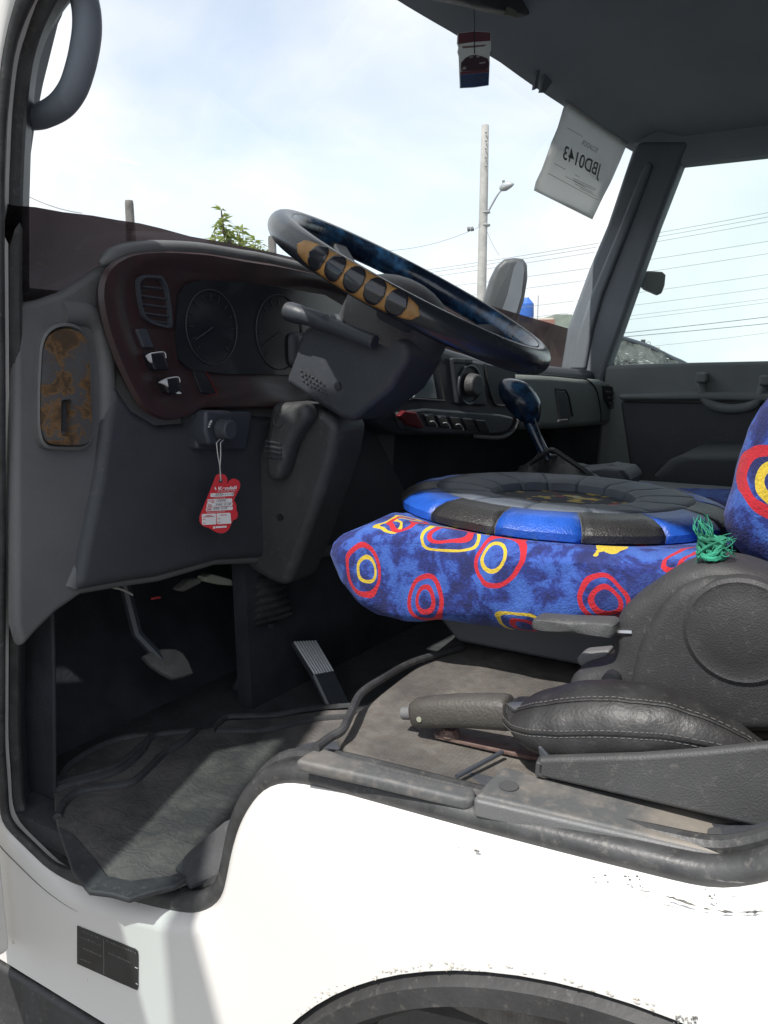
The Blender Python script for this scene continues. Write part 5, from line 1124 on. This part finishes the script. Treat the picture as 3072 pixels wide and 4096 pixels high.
for q in range(900):   # the crown lower down, hidden by the strip from here
    an = random.uniform(0, 6.28); rr_ = random.uniform(.1, .6); p_ = Vector((tb.x+rr_*math.cos(an), tb.y+rr_*math.sin(an), random.uniform(1.3, 2.25))); leaf(p_, Vector((math.cos(an), math.sin(an), random.uniform(-.3, .5))), random.uniform(.07, .13), random.choice(('leaf', 'leaf_pale')))
v, f = join(*gs); obj('branches', v, f, 'bark', tree)
for m_, (V, Fc) in LV.items(): o = obj('crown', V, Fc, m_, tree, smooth=False); o['kind'] = 'stuff'
# far buildings, water tank, covered load
bh = thing('far_house', 'low pale house with green upper wall beyond the passenger mirror', 'house', (*at(2210, 1300, 45)[:2], 0))
def hbox(nm, x0, x1, y0, ds, dep, m_, par, z0=-.2, **k):
    A_, B_ = at(x0, y0, ds), at(x1, y0, ds); d_ = Vector((cf.x, cf.y, 0)).normalized()*dep; zt = A_.z
    return prism(nm, [Vector((A_.x, A_.y, z0)), Vector((B_.x, B_.y, z0)), Vector((B_.x, B_.y, zt)), Vector((A_.x, A_.y, zt))], d_, m_, par, **k)
hbox('wall', 2095, 2300, 1272, 45, 6, 'house_wall', bh); hbox('upper_wall', 2222, 2290, 1258, 44.5, 5, 'house_green', bh, z0=2.6); hbox('roof', 2160, 2224, 1278, 44.6, 5, 'house_roof', bh, z0=3.35)
for xx in (2130, 2180): hbox('window', xx, xx+22, 1292, 44.9, .2, 'window_dark', bh, z0=2.2)
wt = thing('water_tank', 'blue plastic water tank beside the passenger mirror', 'water tank', (*at(2105, 1270, 40)[:2], 0))
wc_ = at(2105, 1270, 40); rings = []
for z_, r_ in ((at(0, 1275, 40).z, .30), (at(2105, 1262, 40).z, .36), (at(2105, 1215, 40).z, .34), (at(2105, 1203, 40).z, .22), (at(2105, 1194, 40).z, .12), (at(2105, 1190, 40).z, .1)):
    rings.append([Vector((wc_.x+r_*1.0*math.cos(a), wc_.y+r_*math.sin(a), z_)) for a in [2*math.pi*i/24 for i in range(24)]])
v, f = loft_geo(rings); obj('tank', v, f, 'tank_blue', wt)
zb = rings[0][0].z; box('stand', (wc_.x-.3, wc_.y-.3, -.2), (wc_.x+.3, wc_.y+.3, zb-.005), 'concrete', wt)
an_t = thing('antenna', 'thin metal antenna mast between water tank and far house', 'antenna', (*at(2152, 1270, 42)[:2], 0)); tube('mast', [Vector((*at(2152, 1270, 42)[:2], 0)), at(2153, 1182, 42)], .02, 'wire', an_t, n=5)
cv = thing('covered_load', 'grey plastic tarpaulin draped over a ridge outside the passenger window', 'tarpaulin', (*at(2550, 1450, 5)[:2], 0))
rid = [(2436, 1328), (2478, 1350), (2540, 1370), (2600, 1390), (2650, 1415), (2690, 1435), (2740, 1458), (2800, 1500)]
rows_ = []
rtop = spline([at(a, b, 5.0) for a, b in rid], 40)
for q in range(12):
    t_ = q/11; rows_.append([p+Vector((-.50*t_**.8*cf.x, -.50*t_**.8*cf.y, -1.15*t_**1.3*max(.35, p.z-.2)/1.4 + .02*noise.noise(Vector((i*.25, t_*4, 1)))))+cr*(.03*noise.noise(Vector((i*.3, t_*5, 4)))) for i, p in enumerate(rtop)])
back_ = [[p+Vector((.8*cf.x*q, .8*cf.y*q, -1.3*q*q)) for p in rtop] for q in (1, .6, .3, .1)]
v, f = loft_geo(back_+rows_, False); obj('sheet', v, f, 'tarpaulin', cv, angle=80)
tube('ridge_rope', [p+Vector((0, 0, .004)) for p in rtop], .012, 'plastic_black', cv, n=6)
rw = thing('roof_tank', 'tiny water tank and dish on a distant roof', 'water tank', (*at(2575, 1380, 60)[:2], 0))
hbox('parapet', 2540, 2640, 1388, 60, 3, 'house_wall', rw); disc('tank', at(2572, 1376, 60), (0, 0, 1), .16, .3, 'ink', rw, n=12); tube('dish', [at(2593, 1376, 60)+cr*(.16*math.cos(a))+Vector((0, 0, .16*math.sin(a))) for a in [2*math.pi*i/16 for i in range(16)]], .02, 'ink_gray', rw, n=5, closed=True)
